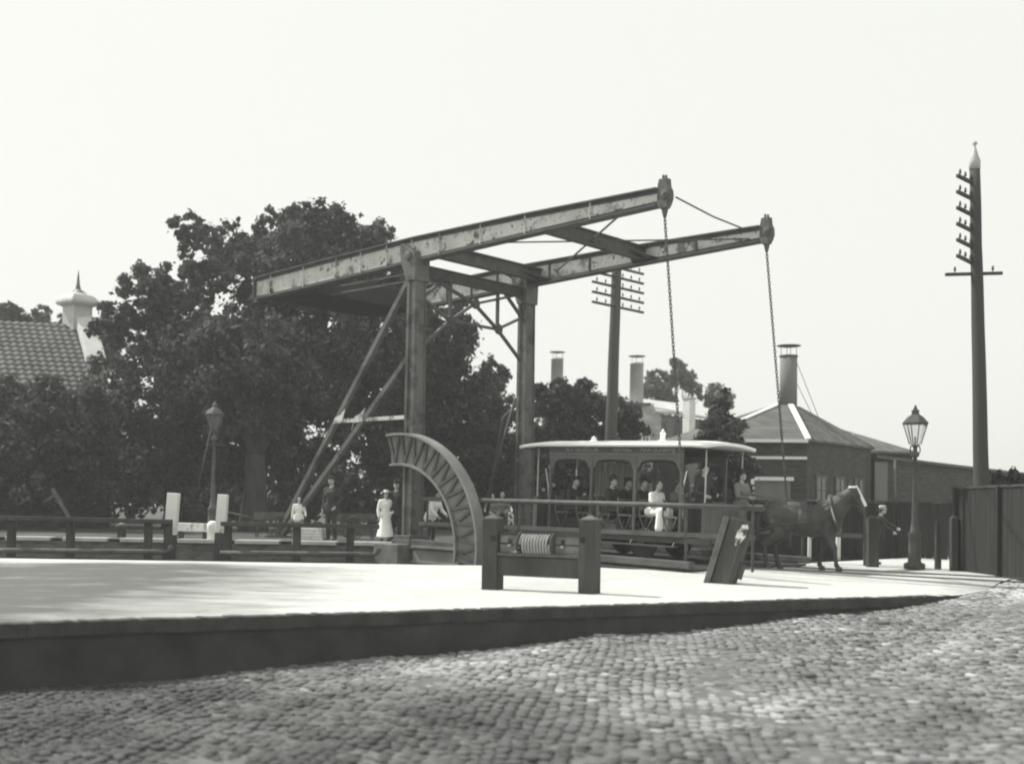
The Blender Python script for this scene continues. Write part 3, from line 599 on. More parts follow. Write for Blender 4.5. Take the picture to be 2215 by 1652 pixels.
# diagonal boom at the far left
r = thing('boom', 'thin slanting timber prop standing behind the far left fence', 'prop', loc=tuple(aty(148, 1118, 33)))
m = MB(); m.bar(aty(113, 1056, 33), aty(150, 1120, 33), .09, .09); m.build('spar', OAKLIGHT, r)
m = MB(); m.bar(aty(95, 1085, 33), aty(120, 1070, 33), .05, .05); m.bar(aty(150, 1120, 33), aty(158, 1166, 33), .09, .09); m.build('cross_piece', OAKLIGHT, r)
# ------------------------------------------------------------------ street lamps
def lamp(label, px, base_y, z0, dpt, top, glassmat=LAMPGLASS, mt=DARKIRON, ladder=False):
    b = aty(px, base_y, dpt); x, y = b.x, b.y
    r = thing('street_lamp', label, 'street lamp', loc=(x, y, z0), group='gas street lamps'); H = top-z0; c = (x, y, z0)
    m = MB(); m.lathe([(.24, 0), (.24, .12), (.15, .16), (.13, .75), (.16, .8), (.10, .88), (.065, 1.2), (.075, 1.25), (.052, H*.45), (.045, H-1.22), (.09, H-1.2), (.09, H-1.14), (.05, H-1.1), (.045, H-1.0), (.08, H-.97), (.04, H-.93)], c, 12)
    m.build('column', mt, r)
    m = MB(); m.bar((x-.28, y, z0+H-1.35), (x+.28, y, z0+H-1.35), .025, .025); m.build('ladder_bar', mt, r)
    m = MB(); m.lathe([(.30, H-.44), (.30, H-.42), (.18, H-.28), (.09, H-.22), (.08, H-.16), (.10, H-.14), (.05, H-.1), (.02, H-.02), (.015, H)], c, 6, smooth=False); m.build('cap', mt, r)
    m = MB()
    for k in range(6):
        a_ = 2*math.pi*(k+.5)/6; m.tube([Vector((x+.13*math.cos(a_), y+.13*math.sin(a_), z0+H-.92)), Vector((x+.275*math.cos(a_), y+.275*math.sin(a_), z0+H-.44))], .012, 5)
    m.tube([(x, y, z0+H-.93), (x, y, z0+H-.74)], .02, 6); m.build('lantern_frame', mt, r)
    m = MB(); vs = []
    for rr, zz in ((.118, H-.91), (.262, H-.445)):
        for k in range(6):
            a_ = 2*math.pi*(k+.5)/6; vs.append((x+rr*math.cos(a_), y+rr*math.sin(a_), z0+zz))
    m.add(vs, [(k, (k+1) % 6, 6+(k+1) % 6, 6+k) for k in range(6)]); m.build('pane', glassmat, r)
    for sgn in (-1, 1):
        m = MB(); m.tube([(x+sgn*.04, y, z0+H-1.15), (x+sgn*.12, y, z0+H-1.08), (x+sgn*.10, y, z0+H-.95), (x+sgn*.05, y, z0+H-.92)], .015, 6); m.build('scroll', mt, r)
    return r
lamp('dark gas street lamp against open sky at the right', 1977, 1230, .2, 27.5, 4.02)
LL = lamp('gas street lamp half lost in front of the big dark trees', 460, 1100, .5, 36, 4.62, mt=OAKLIGHT)
p0_ = aty(440, 1010, 35.7); q0_ = aty(463, 925, 35.9)
m = MB(); m.tube([aty(428, 1050, 35.7), aty(457, 925, 35.9)], .018, 6); m.build('stay_rod', OAKLIGHT, LL)
# ------------------------------------------------------------------ telegraph poles
def tpole(label, tx, ty, bx, by, dpt, r0, r1, z0, mt, arms, capw=False):
    T = aty(tx, ty, dpt); Bq = aty(bx, by, dpt); d = (T-Bq); Bz = Bq + d*((z0-Bq.z)/d.z)
    r = thing('telegraph_pole', label, 'telegraph pole', loc=tuple(Bz), group='telegraph poles')
    m = MB(); n = 10; m.tube([Bz+(T-Bz)*(k/n)+Vector((random.uniform(-.01, .01), 0, 0)) for k in range(n+1)], [r0+(r1-r0)*k/n for k in range(n+1)], 14); m.build('pole', mt, r)
    if capw:
        m = MB(); m.lathe([(r1+.012, -.12), (r1+.012, .1), (r1*.75, .22), (r1*.3, .42), (.02, .5), (.06, .52), (.06, .56), (.01, .62)], T, 12); m.build('cap', STONE, r)
    else:
        m = MB(); m.lathe([(r1+.01, 0), (r1*.5, .12), (.02, .14), (.015, .45)], T, 12); m.build('cap', mt, r)
    for a, b in arms:
        m = MB(); m.bar(a, b, .075, .075); arm = m.build('crossarm', OAK, r)
        m = MB(); nI = 3 if capw else 6
        for k in range(nI):
            q = a+(b-a)*((k+.5)/nI); m.tube([q+Vector((0, 0, .03)), q+Vector((0, 0, .09))], .012, 5); m.lathe([(.03, 0), (.035, .04), (.022, .06), (.03, .09), (.01, .11)], q+Vector((0, 0, .085)), 8)
        m.build('insulator', CASTIRON, arm)
    return r
POLE = mat('creosoted_pole', .08, .9, .3, 2, .4, 20, stretch=(1, 1, .2)); POLEP = mat('sun_bleached_pole', .06, .9, .25, 1.2, .4, 20, stretch=(1, 1, .15), blot=[(.16, .6, .55, .2)])
d2 = 42; arms = []
for k in range(5):
    a = aty(1281, 609+21.8*(k-2), d2-1.05); b = aty(1391, 637+21.3*(k-2), d2+1.05); b.z = a.z; arms.append((a, b))
tpole('telegraph pole with five crossarms behind the bridge chains', 1335, 540, 1319, 1000, d2, .24, .17, .22, POLE, arms)
d3 = 29.5; arms = []
for k in range(6):
    y_ = 380+34.6*k; a = aty(2070, y_, d3-.55); c_ = aty(2104, y_+17, d3+.05); arms.append((a, c_))
rp = aty(2044, 594, d3); arms.append((rp, aty(2167, 591, d3)))
tpole('tall telegraph pole with stepped crossarms at the far right', 2107.5, 357, 2121, 1040, d3, .205, .125, .2, POLEP, arms, True)
# ------------------------------------------------------------------ trees
def leaves(blobs, n, size, seed=0, thr=-.45, freq=.9, lace=.25):
    """blobs: (x,y,z,r); leaves scattered through the blobs' volume, denser near their skins, in uneven clumps"""
    rg = np.random.default_rng(seed); b0 = np.array(blobs)
    sub = []
    for bx_, by_, bz_, br_ in b0:
        ns = int(10+br_*7); dv = rg.normal(size=(ns, 3)); dv /= np.linalg.norm(dv, axis=1)[:, None]; rr = br_*rg.uniform(.35, 1.0, ns)**.7
        sr = br_*rg.uniform(.16, .40, ns); sub.append(np.column_stack([np.array([bx_, by_, bz_])+dv*rr[:, None], sr]))
    b = np.concatenate(sub); w = b[:, 3]**1.9; w /= w.sum(); k = rg.choice(len(b), n, p=w)
    d = rg.normal(size=(n, 3)); d /= np.linalg.norm(d, axis=1)[:, None]
    # secondary sprays: leaves gather on a few hundred twig ends per blob
    rad = b[k, 3]*np.abs(rg.normal(0, .62, n))
    P = b[k, :3]+d*rad[:, None]*np.array([1, 1, .9])
    tw = rg.integers(0, max(60, n//60), n); rg2 = np.random.default_rng(seed+1)
    q = np.round(P/1.1)*1.1; hsh = (np.sin(q[:, 0]*12.9+q[:, 1]*78.2+q[:, 2]*37.7)*43758.5) % 1
    
    keep = nz(P, freq)+.5*nz(P, freq*3.1) > thr; P = P[keep]; d = d[keep]; n = len(P); hs = hsh[keep]
    # orientation: roughly outward and up
    N = d*.6+rg.normal(size=(n, 3))*.6+np.array([0, 0, .5]); N /= np.linalg.norm(N, axis=1)[:, None]
    T = np.cross(N, rg.normal(size=(n, 3))); T /= np.linalg.norm(T, axis=1)[:, None]; Bn = np.cross(N, T)
    s = size*rg.uniform(.6, 1.35, n)[:, None]
    Vv = np.stack([P-T*s*.9, P-Bn*s*.5+N*s*.12, P+T*s*.9, P+Bn*s*.5+N*s*.12], 1)
    tone = np.clip(.5+.5*nz(P, .8)+rg.normal(0, .18, n), 0, 1)
    me = bpy.data.meshes.new('crown'); me.vertices.add(n*4); me.vertices.foreach_set('co', Vv.reshape(-1).astype('f4'))
    me.loops.add(n*4); me.loops.foreach_set('vertex_index', np.arange(n*4, dtype='i4')); me.polygons.add(n); me.polygons.foreach_set('loop_start', (np.arange(n)*4).astype('i4'))
    me.update(calc_edges=True); at = me.attributes.new('tone', 'FLOAT', 'POINT'); at.data.foreach_set('value', np.repeat(tone, 4).astype('f4'))
    return me
def px_blobs(lst, dpt, thick, seed, back=1):
    """crown lobes given by picture place and radius at the tree's own distance; each lobe gets its own depth"""
    rg = random.Random(seed); out = []
    for (X, Y, r) in lst:
        rm = r/F*dpt
        for k in range(1+back):
            dd = rg.uniform(-thick, thick); p = aty(X, Y, dpt); p.y += dd; out.append((p.x+rg.uniform(-.1, .1)*rm, p.y, p.z, rm*(1 if k == 0 else .9)))
    return out
def tree(label, base, blobs, n, size, leaf, trunk_r, limbs=9, name='tree', seed=1, cat='tree', group=None, thr=-.45, freq=.9, lace=.25):
    base = Vector(base); r = thing(name, label, cat, loc=tuple(base), group=group)
    me = leaves(blobs, n, size, seed, thr, freq, lace); link('crown', me, leaf, r)
    rg = random.Random(seed); m = MB(); b = np.array(blobs); cz = b[:, 2].mean(); topc = Vector((b[:, 0].mean(), b[:, 1].mean(), b[:, 2].max()*.9))
    fork = base+Vector((0, 0, max(1.2, (cz-base.z)*.45)))+(Vector((topc.x, topc.y, 0))-Vector((base.x, base.y, 0)))*.15
    m.tube([base-Vector((0, 0, .2)), base+Vector((0, 0, .4)), base+(fork-base)*.5+Vector((.06, 0, 0)), fork], [trunk_r*1.5, trunk_r*1.1, trunk_r, trunk_r*.85], 12)
    m.build('trunk', BARK, r)
    m = MB(); order = sorted(range(len(blobs)), key=lambda i: -blobs[i][3])[:limbs]
    for i in order:
        e = Vector(blobs[i][:3]); mid = fork+(e-fork)*.5+Vector((rg.uniform(-.4, .4), rg.uniform(-.4, .4), .5)); m.tube([fork-Vector((0, 0, .3)), fork+(mid-fork)*.5, mid, e], [trunk_r*.5, trunk_r*.36, trunk_r*.22, trunk_r*.07], 8)
        for q in range(3):
            e2 = e+Vector((rg.uniform(-1, 1), rg.uniform(-1, 1), rg.uniform(-.3, 1)))*blobs[i][3]*.8; m.tube([mid+(e-mid)*.4, (mid+e2)/2+Vector((0, 0, .15)), e2], [trunk_r*.16, trunk_r*.1, trunk_r*.03], 5)
    m.build('limb', BARK, r)
    return r
G0 = .5
TG = 'large trees on the far bank'
big = [(715, 492, 34), (775, 508, 34), (660, 488, 32), (505, 525, 32), (560, 510, 40), (620, 506, 42), (690, 504, 44), (750, 510, 42), (530, 560, 44), (845, 545, 42), (880, 575, 36), (810, 528, 38), (690, 540, 66), (610, 540, 58), (550, 528, 44), (760, 540, 62), (820, 560, 55), (660, 590, 90), (575, 600, 75), (760, 620, 90), (860, 610, 55), (640, 680, 100), (560, 700, 60), (740, 720, 110),
       (850, 720, 95), (680, 810, 120), (800, 830, 120), (600, 800, 85), (560, 880, 70), (700, 920, 110), (820, 940, 90), (590, 960, 70), (680, 496, 36), (735, 492, 32), (615, 492, 30), (560, 492, 20), (650, 490, 26), (485, 540, 30), (500, 575, 28), (515, 520, 40)]
tree('tallest dark leafy tree rising behind the left end of the bridge beams', (-10.6, 48, G0), px_blobs(big, 48, 3.2, 3), 190000, .125, LEAF, .42, 14, seed=3, group=TG, thr=-.62)
left = [(355, 622, 34), (445, 545, 30), (315, 650, 38), (470, 610, 34), (436, 520, 34), (412, 572, 36), (455, 590, 40), (360, 620, 45), (310, 640, 42), (420, 640, 38), (350, 690, 60), (290, 700, 40), (270, 740, 36), (420, 745, 42), (330, 770, 75), (420, 800, 75),
        (300, 850, 70), (480, 800, 60), (380, 900, 90), (280, 940, 70), (470, 920, 80), (520, 860, 60), (400, 1000, 80), (300, 1020, 70), (500, 1000, 60), (425, 485, 24), (440, 680, 22), (520, 760, 55), (480, 745, 40)]
tree('dark leafy tree with ragged crown between gabled house and tallest tree', (-12.9, 45, G0), px_blobs(left, 45, 2.4, 5), 150000, .115, LEAF, .34, 12, seed=5, group=TG, thr=-.6)
right_ = [(930, 700, 60), (985, 740, 52), (940, 640, 38), (960, 800, 75), (1050, 830, 52), (1070, 800, 35), (900, 800, 80), (1040, 900, 70), (960, 900, 80), (1090, 890, 40), (900, 920, 90), (1000, 990, 80), (1090, 980, 60), (900, 1020, 80), (1000, 690, 36), (1075, 1040, 60), (905, 740, 70), (870, 660, 50)]
tree('broad dark tree filling the space between the two bridge posts', (-2.9, 52, G0), px_blobs(right_, 52, 2.6, 7), 130000, .13, LEAF, .36, 12, seed=7, group=TG, thr=-.6)
low = [(-60, 1000, 110), (40, 950, 80), (100, 890, 60), (150, 900, 60), (210, 900, 60), (180, 960, 80), (90, 1020, 90), (250, 1000, 70), (20, 880, 60), (-30, 880, 70), (230, 860, 35), (60, 860, 40), (130, 855, 35)]
tree('low dark bushy tree below the tiled roof at far left', (-15.6, 40, G0), px_blobs(low, 40, 1.6, 9), 90000, .11, LEAF, .22, 8, seed=9, group=TG, thr=-.7)
tl = [(70, 690, 30), (110, 685, 22), (30, 690, 30), (130, 700, 22), (200, 720, 26), (225, 735, 28), (235, 780, 40), (-10, 700, 45), (-60, 720, 60), (180, 740, 40), (215, 830, 40)]
tree('dark treetop showing behind the roof of the gabled house', (-23.5, 62, G0), px_blobs(tl, 62, 1.5, 11), 26000, .2, LEAF, .3, 8, seed=11, group=TG)
RG = 'trees near the right hand houses'
b1 = [(1160, 870, 40), (1200, 865, 40), (1250, 870, 42), (1300, 885, 42), (1340, 900, 36), (1370, 890, 26), (1180, 930, 55), (1250, 940, 60), (1320, 950, 50), (1150, 990, 60), (1220, 1010, 70), (1300, 1010, 60), (1160, 845, 22), (1205, 850, 22), (1255, 845, 24), (1290, 862, 22), (1365, 930, 30)]
tree('dark round-headed tree behind the white tram roof', (1.9, 47, G0), px_blobs(b1, 47, 1.6, 13), 60000, .13, LEAF, .26, 9, seed=13, group=RG, thr=-.6)
b2 = [(1455, 810, 26), (1475, 800, 22), (1420, 825, 26), (1400, 845, 20), (1500, 830, 26), (1450, 850, 36), (1500, 860, 28), (1455, 785, 12), (1545, 850, 22), (1555, 870, 22), (1530, 870, 20)]
tree('pale distant tree rising behind the long low roof', (10.5, 78, .3), px_blobs(b2, 78, 1.6, 15), 22000, .20, LEAF3, .3, 7, seed=15, group=RG, thr=-.3, freq=.5)
b3 = [(1562, 870, 16), (1560, 895, 26), (1545, 920, 28), (1580, 920, 28), (1560, 950, 42), (1590, 960, 30), (1535, 960, 30), (1570, 1000, 45), (1600, 1010, 35), (1540, 1010, 40), (1563, 850, 8), (1570, 1050, 50), (1530, 1060, 45)]
tree('dark pointed evergreen between tram and hipped-roof building', (6.7, 38, .22), px_blobs(b3, 38, .8, 17), 38000, .10, LEAF, .15, 7, seed=17, group=RG, thr=-.7)
b4 = [(2150, 1030, 20), (2165, 1045, 24), (2190, 1040, 24), (2215, 1050, 26), (2180, 1060, 26), (2230, 1060, 26)]
tree('small bush peeping over the dark board fence at far right', (12.3, 29.5, .2), px_blobs(b4, 29.5, .5, 19), 9000, .07, LEAF, .08, 5, seed=19, group=RG, name='bush', cat='bush')
# dark hedge far back under the trees
hb = [( -34+1.5*k, 57+random.uniform(-1, 1), 2.0+random.uniform(0, 1.2), 2.3) for k in range(28)]
me = leaves(hb, 60000, .22, 31, thr=-2); hd = link('shrubbery', me, LEAF); tag(hd, kind='stuff', label='dense dark shrubbery under the trees on the far bank')
# big trunk between the struts, and slim trunks
def trunk_tree(label, x_, y_, dpt, r0, hx, seed):
    p = aty(x_, y_, dpt); base = Vector((p.x, p.y, .5)); blobs = [(p.x+random.uniform(-1.6, 1.6), p.y+random.uniform(-1.5, 1.5), hx+random.uniform(-1, 1.5), 1.5) for _ in range(8)]
    tree(label, base, blobs, 26000, .14, LEAF, r0, 6, seed=seed, group=TG, thr=-.6)
trunk_tree('thick-trunked tree beside the street lamp, trunk dark behind strut feet', 548, 1120, 42.5, .42, 6.2, 41)
# ------------------------------------------------------------------ houses
def pantile_mesh(o, ux, dn, w_, l_, cols, rows, amp=.05):
    """pantiled slope: o ridge corner, ux along the ridge, dn down the slope"""
    nrm_ = ux.cross(dn).normalized(); 
    if nrm_.z < 0: nrm_ = -nrm_
    nu, nv = cols*6+1, rows*3+1; P = np.zeros((nu, nv, 3)); 
    for i in range(nu):
        for j in range(nv):
            a = i/6; k = j % 3; hgt = amp*(.5+.5*math.cos(2*math.pi*a))+(.0, .02, .045)[k]+(0)
            jj = (j//3)+(.0, .05, .95)[k] if j < nv-1 else j/3
            q = o+ux*(w_*i/(nu-1))+dn*(l_*min(jj/rows, 1))+nrm_*hgt; P[i, j] = q
    return P
def mesh_grid_part(name, P, mat_, parent):
    nu, nv = P.shape[:2]; me = bpy.data.meshes.new(name); me.vertices.add(nu*nv); me.vertices.foreach_set('co', P.reshape(-1).astype('f4'))
    i, j = np.meshgrid(np.arange(nu-1), np.arange(nv-1), indexing='ij'); a = (i*nv+j).ravel(); q = np.stack([a, a+nv, a+nv+1, a+1], 1)
    me.loops.add(q.size); me.loops.foreach_set('vertex_index', q.ravel().astype('i4')); me.polygons.add(len(q)); me.polygons.foreach_set('loop_start', (np.arange(len(q))*4).astype('i4'))
    me.update(calc_edges=True); return link(name, me, mat_, parent)
Rg = aty(170, 704, 49); Ev = aty(215, 829, 45.6)
dnv = Ev-Rg; ridge = Vector((-(-dnv.y), 0, 0)); hd_ = Vector((dnv.x, dnv.y, 0)).normalized(); ux = Vector((hd_.y, -hd_.x, 0)); 
if ux.x > 0: ux = -ux
ux = (ux*.55+Vector((-1, .15, 0))*.45).normalized()
hs = thing('gabled_house', 'house with pantiled roof and pale ogee-capped gable chimney at far left', 'house', loc=(Rg.x, Rg.y, .5))
dn2 = dnv*1.55
mesh_grid_part('roof', pantile_mesh(Rg, ux, dn2.normalized(), 12, dn2.length, 40, 20, .05), TILE, hs)
Rb = Rg+Vector((-.0, 0, 0)); Eb = Rg-Vector((dnv.x, dnv.y, 0))*1.55+Vector((0, 0, dn2.z))
Ef = Rg+dn2; m = MB()
for o_ in (Vector((0, 0, 0)), ux*11.8):
    pass
m.add([Vector((Ef.x, Ef.y, .5)), Ef-Vector((0, 0, .05)), Rg-Vector((0, 0, .05)), Eb-Vector((0, 0, .05)), Vector((Eb.x, Eb.y, .5)),
       Vector((Ef.x, Ef.y, .5))+ux*12, Ef-Vector((0, 0, .05))+ux*12, Rg-Vector((0, 0, .05))+ux*12, Eb-Vector((0, 0, .05))+ux*12, Vector((Eb.x, Eb.y, .5))+ux*12],
      [(0, 1, 2, 3, 4), (9, 8, 7, 6, 5), (0, 5, 6, 1), (4, 3, 8, 9), (3, 2, 7, 8)]); m.build('wall', BRICKD, hs)
dh = dnv.normalized(); m = MB()
m.bar(Rg+Vector((.25, 0, .25)), Rg+dnv*.72+Vector((.1, 0, .22)), .75, .34); m.box(Rg+dnv*.72+Vector((.1, -.05, -.35)), (.5, .6, 1.5)); m.build('parapet', PLASTER, hs, bevel=.03)
cc = Rg+Vector((-.1, .1, 0)); m = MB(); MC = Matrix.Rotation(R_(-38), 3, 'Z'); m.box(cc+Vector((0, 0, .30)), (.86, .86, 1.1), MC); ch = m.build('chimney', PLASTER, hs, bevel=.02)
m = MB(); m.lathe([(.60, .78), (.84, .86), (.90, .95), (.86, 1.06), (.66, 1.24), (.36, 1.36), (.2, 1.5)], cc, 4, smooth=False, M=MC); m.build('cap', PLASTER, ch)
m = MB(); m.lathe([(.25, 1.40), (.12, 1.52), (.07, 1.72), (.045, 2.0), (.005, 2.35)], cc, 10); m.build('finial', SLATE, ch)
m = MB(); q = cc+Vector((.43, -.1, .35)); 
for k in range(2):
    wq = Ef+ux*(2.5+3*k); wq = Vector((wq.x, wq.y, 2.4))+Vector((.05, -.05, 0)); m = MB(); m.box(wq, (1.0, .12, 1.5), frame_mat(ux)); wn_ = m.build('window', GLASSD, hs)
    m = MB(); 
    for dx, dz_, sx, sz in ((0, .78, 1.16, .1), (0, -.78, 1.16, .1), (-.53, 0, .1, 1.6), (.53, 0, .1, 1.6), (0, 0, .06, 1.5)): m.box(wq+frame_mat(ux) @ Vector((dx, 0, dz_)), (sx, .16, sz), frame_mat(ux))
    m.build('frame', WHITE, wn_)
# hipped-roof building with the fat chimney
hb = thing('hipped_roof_building', 'brick building with hipped slate roof, white hips and stout capped chimney', 'building', loc=(10.5, 42, .2))
ft_ = [Vector(p) for p in ((6.9, 42.5, 0), (10.5, 42.0, 0), (14.1, 46.3, 0), (14.6, 50, 0), (8, 51, 0), (5.6, 47, 0))]; pk = Vector((10.75, 46, 0)); ez = 4.02
m = MB(); nfp = len(ft_)
m.add([p+Vector((0, 0, .2)) for p in ft_]+[p+Vector((0, 0, ez)) for p in ft_], [(i, (i+1) % nfp, nfp+(i+1) % nfp, nfp+i) for i in range(nfp)]+[tuple(range(nfp, 2*nfp))]); hw = m.build('wall', BRICKD, hb)
m = MB(); ov = [pk+(p-pk)*1.045 for p in ft_]; ti = [pk+(p-pk)*.14 for p in ft_]; tz = 5.62
m.add([p+Vector((0, 0, ez)) for p in ov]+[p+Vector((0, 0, ez+.07)) for p in ov]+[p+Vector((0, 0, tz)) for p in ti],
      [tuple(range(nfp-1, -1, -1))]+[(i, (i+1) % nfp, nfp+(i+1) % nfp, nfp+i) for i in range(nfp)]+[(nfp+i, nfp+(i+1) % nfp, 2*nfp+(i+1) % nfp, 2*nfp+i) for i in range(nfp)]+[tuple(range(2*nfp, 3*nfp))])
rf = m.build('roof', SLATE, hb)
for i in (0, 1):
    m = MB(); a = ov[i]+Vector((0, 0, ez+.09)); b = ti[i]+Vector((0, 0, tz+.02)); m.bar(a, b, .2, .05); m.build('hip_flashing', WHITE, rf)
m = MB(); a = ov[2]+Vector((0, 0, ez+.09)); b = ti[2]+Vector((0, 0, tz+.02)); m.bar(a, a+(b-a)*.3, .12, .05); m.build('hip_flashing', STONE, rf)
m = MB(); a, b = ov[0], ov[1]; off = (b-a).normalized(); nrm2 = Vector((off.y, -off.x, 0)); m.bar(a+nrm2*.03+Vector((0, 0, ez+.0)), b+nrm2*.03+Vector((0, 0, ez+.0)), .1, .12); m.build('gutter', WHITE, rf)
a, b = ft_[0], ft_[1]; m = MB(); m.bar(a+nrm2*.02+Vector((0, 0, 3.42)), b+nrm2*.02+Vector((0, 0, 3.42)), .08, .10); m.build('string_course', WHITE, hw)
def tri_win(c, along, w_, h_, parent, fmat=WHITE):
    M = frame_mat(along); m = MB(); m.box(c, (w_, .06, h_), M); wn_ = m.build('window', GLASSD, parent); m = MB()
    for dx, dz_, sx, sz in ((0, h_/2, w_+.12, .08), (0, -h_/2, w_+.16, .1), (-w_/2, 0, .08, h_), (w_/2, 0, .08, h_), (0, 0, .04, h_), (0, h_*.15, w_, .04)): m.box(c+M @ Vector((dx, 0, dz_)), (sx, .1, sz), M)
    m.build('frame', fmat, wn_); return wn_
c_ = aty(1668, 1080, 42.25); c_.y = 42.2
m = MB(); dcen = Vector(((aty(1668, 1080, 42.2)).x, 42.2, 0)); M = frame_mat(off)
m.box(dcen+Vector((0, -.03, 1.55)), (1.3, .08, 2.1), M); dd_ = m.build('door', CHIM, hb); m = MB()
m.box(dcen+Vector((0, -.08, 2.67)), (1.5, .14, .13), M); m.box(dcen+Vector((-.7, -.06, 1.5)), (.12, .12, 2.2), M); m.box(dcen+Vector((.7, -.06, 1.5)), (.1, .12, 2.2), M); m.build('frame', WHITE, dd_)
ua = (ft_[2]-ft_[1]).normalized(); na = Vector((ua.y, -ua.x, 0))
for t in (1.1, 2.7, 4.4): tri_win(ft_[1]+ua*t+na*.02+Vector((0, 0, 2.1)), ua, .8, 1.4, hb, OAKLIGHT)
m = MB(); m.lathe([(.34, 0), (.33, 2.05)], pk+Vector((0, 0, tz-.1)), 20); ch = m.build('chimney', CHIM, hb)
m = MB(); m.lathe([(.36, 0), (.36, .06)], pk+Vector((0, 0, tz+1.93)), 20)
for k in range(4): a_ = k*math.pi/2; m.tube([pk+Vector((.3*math.cos(a_), .3*math.sin(a_), tz+1.95)), pk+Vector((.3*math.cos(a_), .3*math.sin(a_), tz+2.36))], .012, 5)
m.build('cap_rod', DARKIRON, ch)
m = MB(); m.lathe([(.30, -.03), (.47, 0), (.47, .015), (.2, .05), (.01, .06)], pk+Vector((0, 0, tz+2.36)), 24); m.build('cap', DARKIRON, ch)
m = MB(); m.tube([pk+Vector((.33, 0, tz+1.7)), pk+Vector((1.25, .3, tz-.35))], .012, 5); m.tube([pk+Vector((.33, 0, tz+.9)), pk+Vector((1.0, .3, tz-.25))], .012, 5); m.build('stay_rod', DARKIRON, ch)
# wing with lower dark roof
wg = thing('low_wing', 'low dark-roofed outbuilding poking out right of the hipped-roof building', 'outbuilding', loc=(16, 49, .2))
W0 = [Vector((14.3, 50.5, 0)), Vector((17.5, 51.5, 0)), Vector((17.0, 56, 0)), Vector((13.5, 55, 0))]
m = MB(); m.add([p+Vector((0, 0, .2)) for p in W0]+[p+Vector((0, 0, 4.05)) for p in W0], [(i, (i+1) % 4, 4+(i+1) % 4, 4+i) for i in range(4)]); m.build('wall', BRICKD, wg)
c4 = sum(W0, Vector((0, 0, 0)))/4; m = MB(); m.add([c4+(p-c4)*1.12+Vector((0, 0, 4.08)) for p in W0]+[c4+(p-c4)*1.12+Vector((0, 0, 4.18)) for p in W0]+[c4+Vector((-1.6, .3, 5.35)), c4+Vector((-.8, .3, 5.35))],
      [(3, 2, 1, 0), (0, 1, 5, 4), (1, 2, 6, 5), (2, 3, 7, 6), (3, 0, 4, 7), (4, 5, 9, 8), (5, 6, 9), (6, 7, 8, 9), (7, 4, 8)]); m.build('roof', SLATE, wg)
# long low shed running to the right
ls = thing('long_shed', 'long low dark shed stretching behind the right hand street lamp', 'shed', loc=(17, 48, .2))
a = aty(1890, 1150, 46.5); b = aty(2120, 1150, 49.5); e_ = aty(2420, 1150, 53); P_ = [Vector((q.x, q.y, 0)) for q in (a, b, e_)]
zt_ = [aty(1890, 984, 46.5).z, aty(2120, 1012, 49.5).z, aty(2420, 1046, 53).z]
m = MB()
for i in range(2):
    p, q = P_[i], P_[i+1]; n_ = Vector((0, 4, 0)); m.add([p+Vector((0, 0, .2)), q+Vector((0, 0, .2)), q+Vector((0, 0, zt_[i+1]-.15)), p+Vector((0, 0, zt_[i]-.15)), p+n_+Vector((0, 0, .2)), q+n_+Vector((0, 0, .2)), q+n_+Vector((0, 0, zt_[i+1]-.15)), p+n_+Vector((0, 0, zt_[i]-.15))],
          [(0, 1, 2, 3), (5, 4, 7, 6), (4, 0, 3, 7), (1, 5, 6, 2)])
m.build('wall', BRICKD, ls)
m = MB()
for i in range(2):
    p, q = P_[i]-Vector((0, .25, 0)), P_[i+1]-Vector((0, .25, 0)); n_ = Vector((0, 4.4, 0)); m.add([p+Vector((0, 0, zt_[i]-.12)), q+Vector((0, 0, zt_[i+1]-.12)), q+Vector((0, 0, zt_[i+1])), p+Vector((0, 0, zt_[i])), p+n_+Vector((0, 0, zt_[i]-.1)), q+n_+Vector((0, 0, zt_[i+1]-.1)), q+n_+Vector((0, 0, zt_[i+1]+.05)), p+n_+Vector((0, 0, zt_[i]+.05))],
          [(0, 1, 2, 3), (3, 2, 6, 7), (5, 4, 7, 6), (4, 0, 3, 7), (1, 5, 6, 2), (0, 4, 5, 1)])
m.build('roof', DARKIRON, ls)
m = MB(); q = aty(1905, 1000, 46.2); m.box((q.x, q.y, 2.0), (.5, .06, 3.0)); m.build('door', CHIM, ls)
m = MB(); q = aty(1935, 1000, 46.1); m.tube([(q.x, q.y, .3), (q.x, q.y, 3.6)], .05, 8); m.build('downpipe', OAKLIGHT, ls)
# brick gable building behind the tram
gb = thing('brick_gable_building', 'pale brick gable building with square windows above the tram roof', 'building', loc=(7, 58, .2))
def bx(X, Y, d=58): return aty(X, Y, d)
sh = [(1345, 925), (1362, 905), (1366, 876), (1404, 876), (1428, 900), (1429, 1110), (1345, 1110)]
m = MB(); m.prism([bx(*q) for q in sh], (0, .5, 0)); gw = m.build('gable_wall', BRICKL, gb)
for X in (1357, 1396): c = bx(X, 947, 57.72); tri_win(c, Vector((1, 0, 0)), .34, .42, gb)
m = MB(); m.bar(bx(1362, 874, 57.9), bx(1406, 874, 57.9), .6, .08); m.build('coping', SLATE, gb)
m = MB(); rz0 = [bx(1391, 862, 62), bx(1475, 873, 62), bx(1640, 900, 62)]; rz1 = [bx(1391, 885, 58.8), bx(1475, 893, 58.8), bx(1640, 918, 58.8)]
for i in range(2): m.add([rz0[i], rz0[i+1], rz1[i+1], rz1[i], rz0[i]-Vector((0, 0, .12)), rz0[i+1]-Vector((0, 0, .12)), rz1[i+1]-Vector((0, 0, .12)), rz1[i]-Vector((0, 0, .12))], [(3, 2, 1, 0), (4, 5, 6, 7), (3, 7, 6, 2), (0, 1, 5, 4), (2, 6, 5, 1), (0, 4, 7, 3)])
